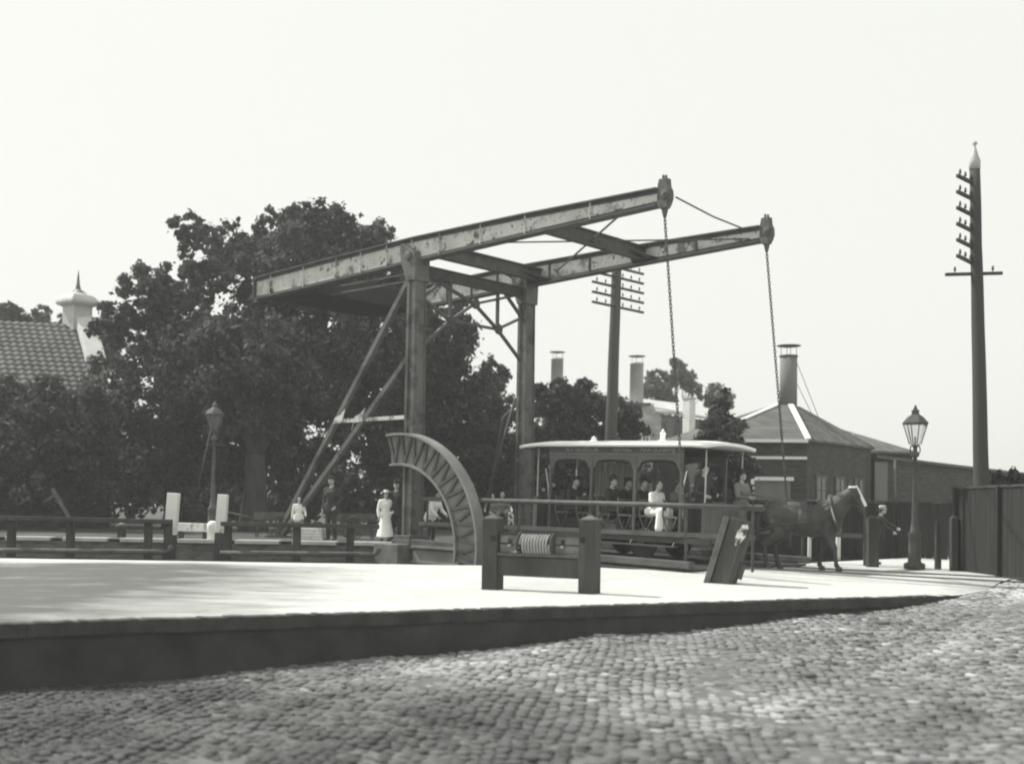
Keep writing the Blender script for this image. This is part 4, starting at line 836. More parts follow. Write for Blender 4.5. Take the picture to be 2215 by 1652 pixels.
m.build('roof', mat('pale_tile_roof', .48, .85, .15, 1.5, .2, 12), gb)
m = MB(); p, q = rz1[0]+Vector((0, .2, -.12)), rz1[2]+Vector((0, .2, -.12)); m.add([Vector((p.x, p.y, .2)), Vector((q.x, q.y, .2)), q, p, Vector((p.x, p.y+3, .2)), Vector((q.x, q.y+3, .2)), q+Vector((0, 3, .3)), p+Vector((0, 3, .3))], [(0, 1, 2, 3), (5, 4, 7, 6), (4, 0, 3, 7), (1, 5, 6, 2), (3, 2, 6, 7)]); m.build('wall', CHIM, gb)
m = MB(); c = bx(1462, 915, 58.85); m.box((c.x+.2, c.y, c.z-.4), (1.5, .04, 1.0)); m.build('window', GLASSD, gb)
m = MB(); c = bx(1490, 862, 56); m.box((c.x, c.y, c.z/2), (.42, .42, c.z), frame_mat((.75, .66, 0))); ck = m.build('chimney_stack', WHITEWOOD, gb)
m = MB(); m.box((c.x, c.y, c.z+.02), (.5, .5, .08), frame_mat((.75, .66, 0))); m.build('cap', PLASTER, ck)
def rchim(label, X, yt_, yb_, ycap, r_, dpt):
    t = aty(X, yt_, dpt); b = aty(X, yb_, dpt); c = aty(X, ycap, dpt); r = thing('round_chimney', label, 'chimney', loc=(t.x, t.y, .2), group='round factory chimneys')
    m = MB(); m.box((t.x, t.y, .2+(b.z-.2)/2), (1.6, 1.6, b.z-.2)); m.build('base', BRICKL, r)
    m = MB(); m.lathe([(r_*1.03, b.z), (r_, t.z-.1), (r_*1.05, t.z-.1), (r_*1.05, t.z)], (t.x, t.y, 0), 20); m.build('shaft', mat('pale_chimney', .5, .9, .12, 1.5, .2, 15), r)
    m = MB(); m.lathe([(r_*.8, c.z-.03), (r_*1.3, c.z), (r_*1.3, c.z+.015), (r_*.5, c.z+.05), (.01, c.z+.06)], (t.x, t.y, 0), 24)
    for k in range(3): a_ = k*2.1+.3; m.tube([(t.x+r_*.9*math.cos(a_), t.y+r_*.9*math.sin(a_), t.z), (t.x+r_*.9*math.cos(a_), t.y+r_*.9*math.sin(a_), c.z)], .010, 4)
    m.build('cap', DARKIRON, r)
rchim('stout round chimney with disc cap above the brick gable', 1377, 785, 876, 771, .34, 60)
rchim('round chimney with disc cap above the round-headed tree', 1205, 775, 860, 762, .32, 62)
# fences
def board_fence(label, a, b, h, z0, mt=TARWOOD, posts=None, name='board_fence'):
    a = Vector(a); b = Vector(b); r = thing(name, label, 'fence', loc=(a.x, a.y, z0)); L = (b-a).length; d = (b-a).normalized(); M = frame_mat(d); n_ = Vector((d.y, -d.x, 0)); m = MB(); k = 0; t = 0
    while t < L:
        w_ = random.uniform(.17, .22); m.box(a+d*(t+w_/2)+Vector((0, 0, z0+h/2+random.uniform(-.02, .02))), (w_-.012, .03, h), M); t += w_
    m.build('boards', mt, r); m = MB()
    for zz in (.4, h-.35): m.bar(a-n_*.04+Vector((0, 0, z0+zz)), b-n_*.04+Vector((0, 0, z0+zz)), .05, .1)
    m.build('rail', mt, r); m = MB(); m.bar(a+Vector((0, 0, z0+h+.03)), b+Vector((0, 0, z0+h+.03)), .1, .05); m.build('capping', OAK, r)
    t = .2
    while t < L: m = MB(); m.box(a+d*t+n_*.06+Vector((0, 0, z0+h/2)), (.1, .09, h+.05), M); m.build('post', mt, r); t += 2.2
    return r
fa = aty(2062, 1232, 27.6); fb_ = aty(2330, 1250, 21.5)
board_fence('dark board fence in front of the tall pole at far right', (fa.x, fa.y, 0), (fb_.x+.3, fb_.y, 0), 1.95, .12)
fa = aty(1600, 1190, 36.5); fb_ = aty(2062, 1190, 33.5)
board_fence('dark board fence with gate behind the horse', (fa.x, fa.y, 0), (fb_.x, fb_.y, 0), 1.6, .2)
for i, (X, w_) in enumerate(((1512, 7), (2034, 8))):
    pass
# bollards on the right bank
def rbollard(label, X, d, wpx, ytop, mt=OAK):
    p = aty(X, 1200, d); z0 = float(pave_z(p.x, min(p.y, 40))); t = aty(X, ytop, d).z; r = thing('bollard_post', label, 'bollard', loc=(p.x, p.y, z0), group='dark timber bollards on the right bank'); w_ = wpx/F*d
    m = MB(); m.box((p.x, p.y, (z0+t)/2-.02), (w_, w_, t-z0)); m.build('shaft', mt, r, bevel=.02); m = MB(); m.lathe([(w_*.71, 0), (w_*.3, .07), (.01, .09)], (p.x, p.y, t-.02), 4, smooth=False); m.build('cap', mt, r)
rbollard('thick dark timber bollard just right of the horse', 1886, 28.6, 23, 1120)
rbollard('dark timber bollard close on the right of the street lamp', 2028, 27.8, 12, 1130)
rbollard('dark timber bollard next to the right hand board fence', 2062, 27.3, 15, 1120)
rbollard('pale slim post standing between horse and fence', 1812, 33, 9, 1115, WHITEWOOD)
rbollard('slim pale post behind the horse rump', 1750, 33.2, 7, 1110, WHITEWOOD)
# far bank clutter: crates and handcarts
def crate(label, X, Y, d, sx, sy, sz, mt):
    p = aty(X, Y, d); r = thing('crate', label, 'crate', loc=(p.x, p.y, .5)); m = MB()
    for k in range(4): m.box((p.x, p.y, .505+sz*(k+.5)/4), (sx, sy, sz/4-.012))
    m.build('boards', mt, r); m = MB()
    for ax_ in (-1, 1): m.box((p.x+ax_*(sx/2-.05), p.y-sy/2-.015, .5+sz/2), (.07, .03, sz+.01))
    m.build('batten', mt, r)
crate('white slatted crate on the far quay between strut foot and standing man', 673, 1150, 33, .78, .5, .33, WHITEWOOD)
def handcart(label, X, d, rot, sc=1):
    p = aty(X, 1150, d); r = thing('handcart', label, 'handcart', loc=(p.x, p.y, .5), rotz=rot, group='handcarts on the far quay', local=True); mt = OAKLIGHT
    m = MB(); m.box((0, 0, .52), (1.1, .6, .05)); m.box((0, .3, .64), (1.1, .03, .2)); m.box((0, -.3, .64), (1.1, .03, .2)); m.box((.55, 0, .64), (.03, .6, .2)); m.build('tray', mt, r)
    for y_ in (-.38, .38):
        m = MB(); m.tube([(.1+.32*math.cos(t*math.pi/8), y_, .33+.32*math.sin(t*math.pi/8)) for t in range(16)], .018, 5, closed=True)
        for k in range(8): t = k*math.pi/4; m.tube([(.1, y_, .33), (.1+.31*math.cos(t), y_, .33+.31*math.sin(t))], .011, 4)
        m.lathe([(.05, -.04), (.05, .04)], (.1, y_, .33), 8, M=frame_mat((1, 0, 0), (0, 1, 0))); m.build('wheel', mt, r)
    for y_ in (-.25, .25): m = MB(); m.tube([(-.5, y_, .5), (-.9, y_, .62), (-1.35, y_, .72)], .022, 6); m.build('shaft', mt, r)
    m = MB(); m.tube([(-.45, -.22, .5), (-.5, -.22, 0)], .02, 5); m.tube([(-.45, .22, .5), (-.5, .22, 0)], .02, 5); m.tube([(.1, -.38, .33), (.1, .38, .33)], .02, 6); m.tube([(.1, -.28, .33), (.1, -.28, .5)], .02, 5); m.tube([(.1, .28, .33), (.1, .28, .5)], .02, 5); m.build('axle', DARKIRON, r)
    r.scale = (sc, sc, sc)
handcart('wooden handcart left of the strut foot under the trees', 592, 35, R_(20)); handcart('wooden handcart just right of the dark standing man', 768, 34.5, R_(195))
#PEOPLE
# ------------------------------------------------------------------ organic bodies: capsules fused into one skin
def fuse(name, mb, voxel, mat_, parent=None, smooth=2):
    me = mb.mesh(name+'_raw'); o = bpy.data.objects.new(name+'_raw', me); COL.objects.link(o)
    md = o.modifiers.new('r', 'REMESH'); md.mode = 'VOXEL'; md.voxel_size = voxel; md.use_smooth_shade = True
    if smooth: sm = o.modifiers.new('s', 'SMOOTH'); sm.factor = .5; sm.iterations = smooth
    dg = bpy.context.evaluated_depsgraph_get(); dg.update(); me2 = bpy.data.meshes.new_from_object(o.evaluated_get(dg))
    bpy.data.objects.remove(o); bpy.data.meshes.remove(me); me2.name = name; me2.materials.clear()
    return link(name, me2, mat_, parent)
def cap(mb, p, q, r0, r1, n=10):
    p = Vector(p); q = Vector(q); d = q-p; L = max(d.length, 1e-5); d = d/L; M = frame_mat(d); prof = []
    k = 4
    for i in range(k+1): a = math.pi/2*(1-i/k); prof.append((r0*math.cos(a)+1e-4, -r0*math.sin(a)))
    for i in range(k+1): a = math.pi/2*i/k; prof.append((r1*math.cos(a)+1e-4, L+r1*math.sin(a)))
    M2 = Matrix((M.col[1], M.col[2], M.col[0])).transposed()
    mb.lathe(prof, p, n, M=M2)
def ik(a, b, l1, l2, bend):
    a = Vector(a); b = Vector(b); d = b-a; L = min(d.length, (l1+l2)*.995); d = d.normalized(); b = a+d*L
    x = (l1*l1-l2*l2+L*L)/(2*L); h = math.sqrt(max(l1*l1-x*x, 0)); bend = Vector(bend); bend = (bend-d*bend.dot(d)).normalized()
    return a+d*x+bend*h, b
def hand(mb, w_, dirv, palm, side, s=1):
    """palm, four fingers of unequal length slightly curled, thumb from the side"""
    x = Vector(dirv).normalized(); z = Vector(palm); z = (z-x*z.dot(x)).normalized(); y = z.cross(x)*side; w_ = Vector(w_)
    for k, (oy, L) in enumerate(((-.030, .068), (-.011, .078), (.009, .074), (.027, .058))):
        b = w_+x*.085*s+y*oy*s; cap(mb, w_+x*.02*s+y*oy*.7*s, b, .017*s, .013*s, 8)
        k1 = b+(x*.86+z*.45).normalized()*L*.5*s; k2 = k1+(x*.45+z*.9).normalized()*L*.45*s
        cap(mb, b, k1, .0105*s, .0095*s, 8); cap(mb, k1, k2, .0095*s, .0085*s, 8)
    t0 = w_+x*.03*s-y*.03*s; t1 = t0+(x*.6-y*.6+z*.35).normalized()*.045*s; t2 = t1+(x*.85-y*.1+z*.5).normalized()*.03*s
    cap(mb, t0, t1, .014*s, .0115*s, 8); cap(mb, t1, t2, .0115*s, .0095*s, 8)
def person(label, loc, heading, H=1.70, lean=0, legs='stand', hands=None, jacket=CLOTHD, trousers=CLOTHD, dress=None, hat=None, hatmat=None, hair=HAIR, voxel=.012, seatz=None, cat='person', scalp=True, name='person', group=None, apron=None):
    """local frame: +x is where the person faces, +y their left"""
    s = H/1.72; hip_z = .93*s if legs != 'sit' else seatz+.10*s
    hip = Vector((0, 0, hip_z)); la = math.sin(lean); lc = math.cos(lean)
    def T(u_, y_, w_): return hip+Vector((u_*lc+w_*la, y_, w_*lc-u_*la))*s
    body = MB(); cap(body, T(0, -.07, .0), T(0, .07, .0), .125*s, .125*s); cap(body, T(0, 0, .05), T(.01, 0, .22), .125*s, .125*s)
    cap(body, T(.01, -.05, .34), T(.01, .05, .34), .13*s, .13*s); cap(body, T(0, -.13, .45), T(0, .13, .45), .07*s, .07*s); cap(body, T(0, 0, .40), T(.0, 0, .56), .09*s, .055*s)
    nk = T(-.01, 0, .53); hd = nk+Vector((.045+.6*la*.1, 0, .13)).normalized()*.15*s; cap(body, nk, hd, .052*s, .052*s)
    body.sphere(hd+Vector((.005, 0, .025))*s, (.092*s, .074*s, .108*s), 8); cap(body, hd+Vector((.045, 0, -.05))*s, hd+Vector((.06, 0, -.065))*s, .035*s, .026*s)
    cap(body, hd+Vector((.085, 0, .02))*s, hd+Vector((.108, 0, -.012))*s, .010*s, .014*s, 6)                      # nose
    cap(body, hd+Vector((.083, -.018, -.042))*s, hd+Vector((.083, .018, -.042))*s, .009*s, .009*s, 6)                # lips
    cap(body, hd+Vector((.078, -.035, .035))*s, hd+Vector((.078, .035, .035))*s, .011*s, .011*s, 6)                  # brow
    for k in (-1, 1): body.sphere(hd+Vector((0, k*.078, .0))*s, (.018*s, .010*s, .03*s), 5)                          # ears
    sh = [T(0, k*.185, .45) for k in (1, -1)]; hands = hands or [(.02, .24, .80), (.02, -.24, .80)]
    arms = []
    for k, sd in ((0, 1), (1, -1)):
        tgt = Vector(hands[k])*s if legs != 'sit' else hip+Vector(hands[k])*s
        el, wr_ = ik(sh[k], tgt, .29*s, .26*s, (-1, sd*.6, -.3)); arms.append((sh[k], el, wr_))
        cap(body, sh[k], el, .052*s, .040*s); cap(body, el, wr_, .040*s, .026*s); hand(body, wr_, (wr_-el), (0, -sd, 0) if legs != 'sit' else (0, 0, -1), sd, s)
    L = []
    for k, sd in ((0, 1), (1, -1)):
        h0 = hip+Vector((0, sd*.095*s, -.02)); 
        if legs == 'stand': kn = h0+Vector((.02+.01*sd, sd*.01, -.43))*s; an = h0+Vector((-.02, sd*.02, -.83))*s
        elif legs == 'walk': kn = h0+Vector((.16*sd+.05, 0, -.40))*s; an = Vector((.30*s if sd > 0 else -.32*s, sd*.09*s, .08*s if sd > 0 else .14*s))
        else: kn = h0+Vector((.43, sd*.05, .03))*s; an = kn+Vector((-.03, 0, -.41))*s
        L.append((h0, kn, an)); cap(body, h0, kn, .088*s, .056*s); cap(body, kn, an, .056*s, .036*s); cap(body, an+Vector((.0, 0, -.03))*s, an+Vector((.15, sd*.015, -.05))*s, .038*s, .028*s)
    root = fuse(name, body, voxel, SKIN); 
    # eyes
    for k in (-1, 1):
        m = MB(); m.sphere(hd+Vector((.083, k*.030, .014))*s, (.007, .011, .006), 5); m.build('eye', HAIR, root)
    if scalp:
        m = MB(); m.sphere(hd+Vector((-.018, 0, .042))*s, (.095*s, .083*s, .100*s), 8); cap(m, hd+Vector((-.06, 0, -.02))*s, hd+Vector((-.055, 0, -.05))*s, .055*s, .045*s)
        fuse('hair', m, voxel, hair, root, 1)
    # jacket or blouse
    m = MB(); g_ = .022*s
    cap(m, T(0, -.08, .0), T(0, .08, .0), .125*s+g_, .125*s+g_); cap(m, T(0, 0, .02), T(.01, 0, .24), .13*s+g_, .125*s+g_); cap(m, T(.01, -.05, .33), T(.01, .05, .33), .13*s+g_, .13*s+g_); cap(m, T(0, -.14, .44), T(0, .14, .44), .07*s+g_, .07*s+g_); cap(m, T(0, 0, .44), T(-.012, 0, .52), .07*s, .060*s)
    if not dress: cap(m, T(0, -.08, -.10), T(0, .08, -.10), .13*s+g_, .13*s+g_)
    for a_, e_, w_ in arms: cap(m, a_, e_, .062*s+g_*.6, .05*s+g_*.4); cap(m, e_, e_+(w_-e_)*.93, .05*s+g_*.4, .036*s+g_*.3)
    fuse('jacket' if not dress else 'blouse', m, voxel, jacket, root)
    if dress:
        m = MB()
        if legs == 'sit':
            for (h0, kn, an) in L: cap(m, h0, kn, .13*s, .11*s); cap(m, kn, an, .11*s, .13*s)
            cap(m, (L[0][1]+L[1][1])/2, (L[0][2]+L[1][2])/2, .14*s, .16*s); cap(m, hip, (L[0][1]+L[1][1])/2, .15*s, .13*s)
        else:
            m.lathe([(.12*s, hip_z+.12*s), (.16*s, hip_z+.02*s), (.19*s, hip_z-.2*s), (.25*s, hip_z-.5*s), (.30*s, max(.16, hip_z-.78*s)), (.27*s, max(.15, hip_z-.79*s))], (0, 0, 0), 20)
        fuse('skirt', m, voxel, dress, root)
    else:
        m = MB(); cap(m, hip+Vector((0, -.07*s, 0)), hip+Vector((0, .07*s, 0)), .138*s, .138*s)
        for (h0, kn, an) in L: cap(m, h0, kn, .104*s, .074*s); cap(m, kn, an+Vector((0, 0, .02)), .074*s, .062*s)
        fuse('trousers', m, voxel, trousers, root)
    m = MB()
    for i_, (h0, kn, an) in enumerate(L):
        m = MB(); sd = 1-2*i_; cap(m, an+Vector((-.01, 0, -.035))*s, an+Vector((.16, sd*.015, -.052))*s, .047*s, .036*s); cap(m, an+Vector((0, 0, .04)), an+Vector((0, 0, -.03)), .048*s, .048*s); fuse('shoe', m, voxel, LEATHER, root, 1)
    if apron:
        m = MB(); m.prism([T(.165, -.11, .40), T(.165, .11, .40), T(.175, .12, .05), T(.24, .17, -.55), T(.24, -.17, -.55), T(.175, -.12, .05)], (.012, 0, 0)); m.build('apron', apron, root)
    if hat:
        m = MB(); c = hd+Vector((-.01, 0, .085))*s
        if hat == 'cap': m.lathe([(.092*s, -.01), (.10*s, .03), (.112*s, .06), (.06*s, .075), (.01, .078)], c, 14); m.prism([c+Vector((.06, -.07, 0))*s, c+Vector((.06, .07, 0))*s, c+Vector((.15, .035, -.015))*s, c+Vector((.15, -.035, -.015))*s], (0, 0, .01))
        elif hat == 'bowler': m.lathe([(.135*s, .0), (.14*s, .008), (.09*s, .012), (.092*s, .05), (.07*s, .10), (.01, .12)], c, 16)
        elif hat == 'straw': m.lathe([(.16*s, .0), (.16*s, .01), (.088*s, .014), (.085*s, .07), (.01, .075)], c, 16)
        m.build('hat', hatmat or CLOTHD, root)
    tag(root, label, cat, group); root.location = loc; root.rotation_euler = (0, 0, heading); return root
def px_person(label, X, d, z0, head, **k):
    p = aty(X, 1150, d); return person(label, (p.x, p.y, z0), head, **k)
px_person('man in a dark suit standing on the far quay between the handcarts', 716, 32.6, .5, R_(-115), H=1.74, hands=[(.12, .20, .92), (.1, -.22, .86)], hat='cap')
px_person('child in white shirt walking behind the feet of the back struts', 645, 34, .5, R_(-60), H=1.18, jacket=CLOTHW, trousers=CLOTHM, legs='walk', hands=[(.25, .22, .95), (-.15, -.24, .85)], scalp=True)
px_person('girl in a white dress and blouse standing left of the near bridge post', 833, 31.5, .5, R_(-70), H=1.36, jacket=CLOTHW, dress=CLOTHW, hands=[(.15, .2, 1.0), (.1, -.26, .86)], hat='straw', hatmat=STRAW)
px_person('dark-clad man standing close beside the near bridge post', 856, 31.6, .5, R_(-95), H=1.62, hat='cap')
px_person('man in white shirtsleeves seen through the quadrant arch', 931, 33.2, .40, R_(-35), H=1.55, lean=R_(22), jacket=CLOTHW, trousers=CLOTHD, hands=[(.45, .2, .95), (.42, -.2, .9)], hat='cap')
px_person('bareheaded child at the rail left of the far bridge post', 1062, 35.5, .45, R_(-70), H=1.42, hands=[(.3, .15, 1.05), (.3, -.15, 1.05)], jacket=CLOTHM, hair=STRAW)
px_person('bareheaded woman at the rail just left of the far bridge post', 1085, 36.0, .45, R_(-90), H=1.50, hands=[(.3, .15, 1.05), (.3, -.15, 1.05)], jacket=CLOTHM, dress=CLOTHD)
px_person('boy in dark jacket and pale cap reaching out right of the horse head', 1893, 29.9, .2, R_(-20), H=1.46, lean=R_(16), jacket=CLOTHD, trousers=CLOTHD, hands=[(.60, .1, 1.08), (.5, -.12, .98)], hat='cap', hatmat=STRAW)
# ------------------------------------------------------------------ horse tram
PITCH = math.atan(.026); T0 = B(5.55, 2.2, deck_z(5.55)+.03)
def tram_root(name, label, cat): 
    r = thing(name, label, cat, loc=tuple(T0), rot=(0, PITCH, A), local=True); return r
tram = tram_root('horse_tram', 'open-sided horse tram with white canopy roof crossing the drawbridge', 'horse tram')
tram.scale = (1, 1, .945)
TM = Matrix.Translation(T0) @ Matrix.Rotation(A, 4, 'Z') @ Matrix.Rotation(PITCH, 4, 'Y')
def TW(x, y, z): return tuple(TM @ Vector((x, y, z)))
LB, HW = 1.95, .98                      # half length of the body, half width
m = MB(); m.box((0, 0, .62), (4.0, 1.9, .08)); m.build('floor', TRAMDARK, tram, bevel=.01)
for y in (-.88, .88):
    m = MB(); m.bar((-2.75, y, .52), (2.75, y, .52), .08, .14); m.build('sill', TRAMDARK, tram); 
    m = MB(); m.bar((-1.9, y*1.16, .36), (1.9, y*1.16, .36), .22, .035); 
    m.build('running_board', TRAMPANEL, tram)
    for x in (-1.8, -.6, .6, 1.8): m = MB(); m.bar((x, y*1.12, .36), (x, y, .5), .03, .03); m.build('board_bracket', DARKIRON, tram)
for x in (-.82, .82):
    for y in (-.72, .72):
        M = frame_mat((1, 0, 0), (0, 1, 0)); m = MB(); m.lathe([(.34, -.045), (.39, -.045), (.37, .03), (.33, .045), (.33, -.03)], (x, y, .385), 24, M=M); wh = m.build('wheel', DARKIRON, tram)
        m = MB(); 
        for k in range(7): t = 2*math.pi*k/7; m.bar((x+.07*math.cos(t), y, .385+.07*math.sin(t)), (x+.34*math.cos(t), y, .385+.34*math.sin(t)), .03, .045, up=(0, 1, 0))
        m.lathe([(.09, -.07), (.09, .07)], (x, y, .385), 12, M=M); m.build('spoke', DARKIRON, wh)
        m = MB(); m.box((x, y*1.14, .44), (.22, .1, .22)); m.tube([(x-.3, y*1.14, .56), (x, y*1.14, .50), (x+.3, y*1.14, .56)], .025, 6); m.build('axle_box', CASTIRON, tram, bevel=.01)
    m = MB(); m.tube([(x, -.72, .385), (x, .72, .385)], .04, 8); m.build('axle', DARKIRON, tram)
m = MB(); m.bar((-1.4, 0, .46), (1.4, 0, .46), .12, .1); m.bar((-2.7, 0, .5), (2.7, 0, .5), .1, .08); m.build('underframe', DARKIRON, tram)
# posts, valance arches, letter board
bays = [-LB, -LB+1.3, -LB+2.6, LB]
for x in bays:
    for y in (-.93, .93): m = MB(); m.box((x, y, 1.62), (.07, .06, 1.95)); m.build('pillar', TRAMPANEL, tram, bevel=.008)
for y in (-.93, .93):
    for a_, b_ in zip(bays[:-1], bays[1:]):
        n = 18; up_ = []; lo = []
        for k in range(n+1):
            t = k/n; x = a_+.03+(b_-a_-.06)*t; h = 2.46-.16*(abs(2*t-1)**4)-.0*t - (.10 if (abs(2*t-1) > .82) else 0)
            lo.append((x, y, h)); up_.append((x, y, 2.60))
        m = MB()
        for k in range(n): m.prism([lo[k], lo[k+1], up_[k+1], up_[k]], (0, .03, 0))
        m.build('arch_valance', TRAMPANEL, tram)
    m = MB(); m.box((0, y*1.01, 2.70), (2*LB+.12, .04, .19)); lbd = m.build('letter_board', TRAMDARK, tram)
    m = MB(); m.box((0, y*1.03, 2.60), (2*LB+.12, .03, .025)); m.build('moulding', CHIM, lbd)
    for txt, xc, wd_ in (('ROTTERDAMSCHE', -.95, .98), ('TRAMWEG', .25, .56), ('MAATSCHAPPIJ', 1.28, .95)):
        cu = bpy.data.curves.new('lettering', 'FONT'); cu.body = txt; cu.size = .15; cu.align_x = 'CENTER'; cu.align_y = 'CENTER'; cu.extrude = .004
        to = bpy.data.objects.new('tmp', cu); COL.objects.link(to); dg = bpy.context.evaluated_depsgraph_get(); dg.update(); me = bpy.data.meshes.new_from_object(to.evaluated_get(dg)); bpy.data.objects.remove(to)
        w0 = max(v_.co.x for v_ in me.vertices)-min(v_.co.x for v_ in me.vertices); sg = 1 if y < 0 else -1
        me.transform(Matrix.Translation((xc*1.0, y*1.036, 2.705)) @ Matrix.Rotation(0 if sg > 0 else math.pi, 4, 'Z') @ Matrix.Rotation(math.pi/2, 4, 'X') @ Matrix.Diagonal((wd_/w0, 1.0, 1, 1)))
        me.name = 'lettering'; me.materials.clear(); link('lettering', me, LETTER, lbd)
# canvas curtain in the rearmost bay on the far side, with frames
m = MB(); n = 24
for k in range(n): x0 = bays[0]+.05+k*1.18/n; m.bar((x0, .86+.02*math.sin(k*1.7), 1.5), (x0, .86+.02*math.sin(k*1.7), 2.42), .02, 1.2/n, up=(1, 0, 0))
m.build('curtain', CURTAIN, tram)
# roof: cambered canopy with curved-down ends
nx, ny = 30, 12; P = np.zeros((nx*1, ny*2, 3)); xs_ = np.linspace(-2.95, 2.68, nx)
for i, x in enumerate(xs_):
    e = max(0, abs(x)-2.1)/.95; hw = 1.10-.10*e**3; zc = -.085*e**2.4
    for j in range(ny):
        t = -1+2*j/(ny-1); P[i, j] = (x, t*hw, 2.86+.11*(1-t*t)*(1-.35*e)+zc)
        P[i, 2*ny-1-j] = (x, t*(hw-.01), 2.86+.11*(1-t*t)*(1-.35*e)+zc-.085)
me = bpy.data.meshes.new('roof'); vs = [tuple(p) for p in P.reshape(-1, 3)]; fs = []
for i in range(nx-1):
    for j in range(2*ny): j2 = (j+1) % (2*ny); fs.append((i*2*ny+j, (i+1)*2*ny+j, (i+1)*2*ny+j2, i*2*ny+j2))
fs += [tuple(range(2*ny)), tuple((nx-1)*2*ny+k for k in reversed(range(2*ny)))]
mm = MB(); mm.add(vs, fs, True); rfo = mm.build('roof', mat('white_canvas_roof', .93, .8, .02, 3, .05, 30), tram)
m = MB()
for x in np.linspace(-2.85, 2.6, 13): 
    e = max(0, abs(x)-2.1)/.95; m.bar((x, -1.0, 2.765-.085*e**2.4), (x, 1.0, 2.765-.085*e**2.4), .04, .03)
for y in (-.98, .98): m.bar((-2.1, y, 2.77), (2.1, y, 2.77), .05, .05)
m.build('roof_rib', TRAMDARK, tram)
for x, h in ((-1.35, .16), (.75, .34)):
    m = MB(); m.lathe([(.12, 0), (.12, .03), (.07, .05), (.06, h*.55), (.085, h*.6), (.03, h*.85), (.01, h)], (x, 0, 2.95), 12); m.build('ventilator', WHITE, rfo)
# benches: cross seats with curved ends
for k, x in enumerate((-1.62, -.95, -.32, .32, .95, 1.62)):
    bch = None; m = MB(); m.box((x, 0, 1.06), (.40, 1.74, .045)); bch = m.build('bench', OAKLIGHT, tram, bevel=.01)
    m = MB(); m.bar((x-.2, -.87, 1.26), (x-.2, .87, 1.26), .03, .09); m.bar((x-.2, -.87, 1.44), (x-.2, .87, 1.44), .03, .09); m.build('backrest', OAKLIGHT, bch)
    for y in (-.86, .86): m = MB(); m.tube([(x-.2, y, 1.5), (x-.2, y, 1.08), (x-.10, y, .85), (x, y, .66)], .018, 6); m.tube([(x+.2, y, 1.08), (x+.1, y, .85), (x, y, .66)], .018, 6); m.build('bench_end', OAKLIGHT, bch)
# end platforms with dashes and canopy stanchions
for sg in (-1, 1):
    m = MB(); m.box((sg*2.42, 0, .50), (.95, 1.55, .07)); m.build('platform', TRAMDARK, tram, bevel=.01)
    m = MB(); n = 14; pts = []
    for k in range(n+1):
        t = -math.pi/2+math.pi*k/n; pts.append((sg*(2.45+.45*math.cos(t)), .82*math.sin(t)))
    for (x0, y0), (x1, y1) in zip(pts[:-1], pts[1:]): m.bar((x0, y0, .98), (x1, y1, .98), .03, .85)
    m.build('dash', TRAMPANEL, tram)
    m = MB(); m.tube([(x_, y_, 1.43) for x_, y_ in pts], .02, 6); m.build('dash_rail', DARKIRON, tram)
    for y in (-.78, .78): m = MB(); m.tube([(sg*2.5, y, .5), (sg*2.5, y, 2.75)], .02, 6); m.build('stanchion', STONE, tram)
    m = MB(); m.tube([(sg*2.0, -.9, 1.05), (sg*2.0, -.95, 1.7), (sg*2.1, -.95, 2.2)], .016, 6); m.build('grab_rail', STONE, tram)
    m = MB(); m.box((sg*1.96, 0, 1.05), (.04, 1.8, .85)); m.build('end_panel', TRAMPANEL, tram)
    m = MB(); m.tube([(sg*2.55, .1, .5), (sg*2.55, .1, 1.3)], .018, 6); m.tube([(sg*2.55, .1, 1.3), (sg*2.55, -.15, 1.34)], .018, 6); m.build('brake_handle', DARKIRON, tram)
    m = MB(); m.box((sg*2.95, 0, .48), (.14, 1.0, .1)); m.build('buffer', DARKIRON, tram)
# people on the tram (their own objects, seated at 1.07 above the rail)
def rider(label, x, y, face, **k):
    p = TW(x, y, 0); k.setdefault('seatz', 1.015); return person(label, p, A+face, **k)
SH = [(.34, .13, .12), (.36, -.13, .12)]
rider('woman in a white blouse and skirt seated at the front side of the tram', .98, -.62, R_(-8), H=1.62, legs='sit', lean=R_(18), jacket=CLOTHW, dress=CLOTHW, hands=[(.42, .12, .10), (.44, -.12, .08)], voxel=.011)
rider('dark-coated passenger with cap hunched in the rear bay of the tram', -1.55, -.55, R_(0), H=1.66, legs='sit', lean=R_(12), hands=SH, hat='cap')
rider('bearded passenger in dark coat, middle bay, side nearest the camera', -.30, -.58, 0, H=1.70, legs='sit', lean=R_(6), hands=SH, hat='bowler')
rider('dark-clad passenger sitting behind the bearded one in the middle bay', -.30, .05, 0, H=1.66, legs='sit', lean=R_(4), hands=SH, hat='cap')
rider('dark-clad passenger in the middle bay, seen only in outline', .32, -.20, 0, H=1.66, legs='sit', lean=R_(8), hands=SH, hat='bowler')
rider('passenger in grey at the far side of the front bay', .98, .35, 0, H=1.6, legs='sit', lean=R_(3), hands=SH, jacket=CLOTHM, hat='straw', hatmat=CLOTHM)
def stander(label, x, y, face, **k): return person(label, TW(x, y, .51), A+face, **k)
stander('tram conductor in dark uniform standing on the rear platform', -2.38, -.35, R_(-60), H=1.72, hands=[(.25, .15, 1.15), (.28, -.18, 1.05)], hat='cap')
stander('tram driver in dark coat and bowler standing at the near side of the front platform', 2.26, -.42, R_(-15), H=1.72, hands=[(.28, .15, 1.05), (.25, -.18, 1.02)], hat='bowler')
stander('man with white cuffs standing at the far side of the front platform', 2.62, .62, R_(-10), H=1.6, jacket=CLOTHM, hands=[(.30, .12, 1.1), (.32, -.12, 1.1)], hat='bowler')
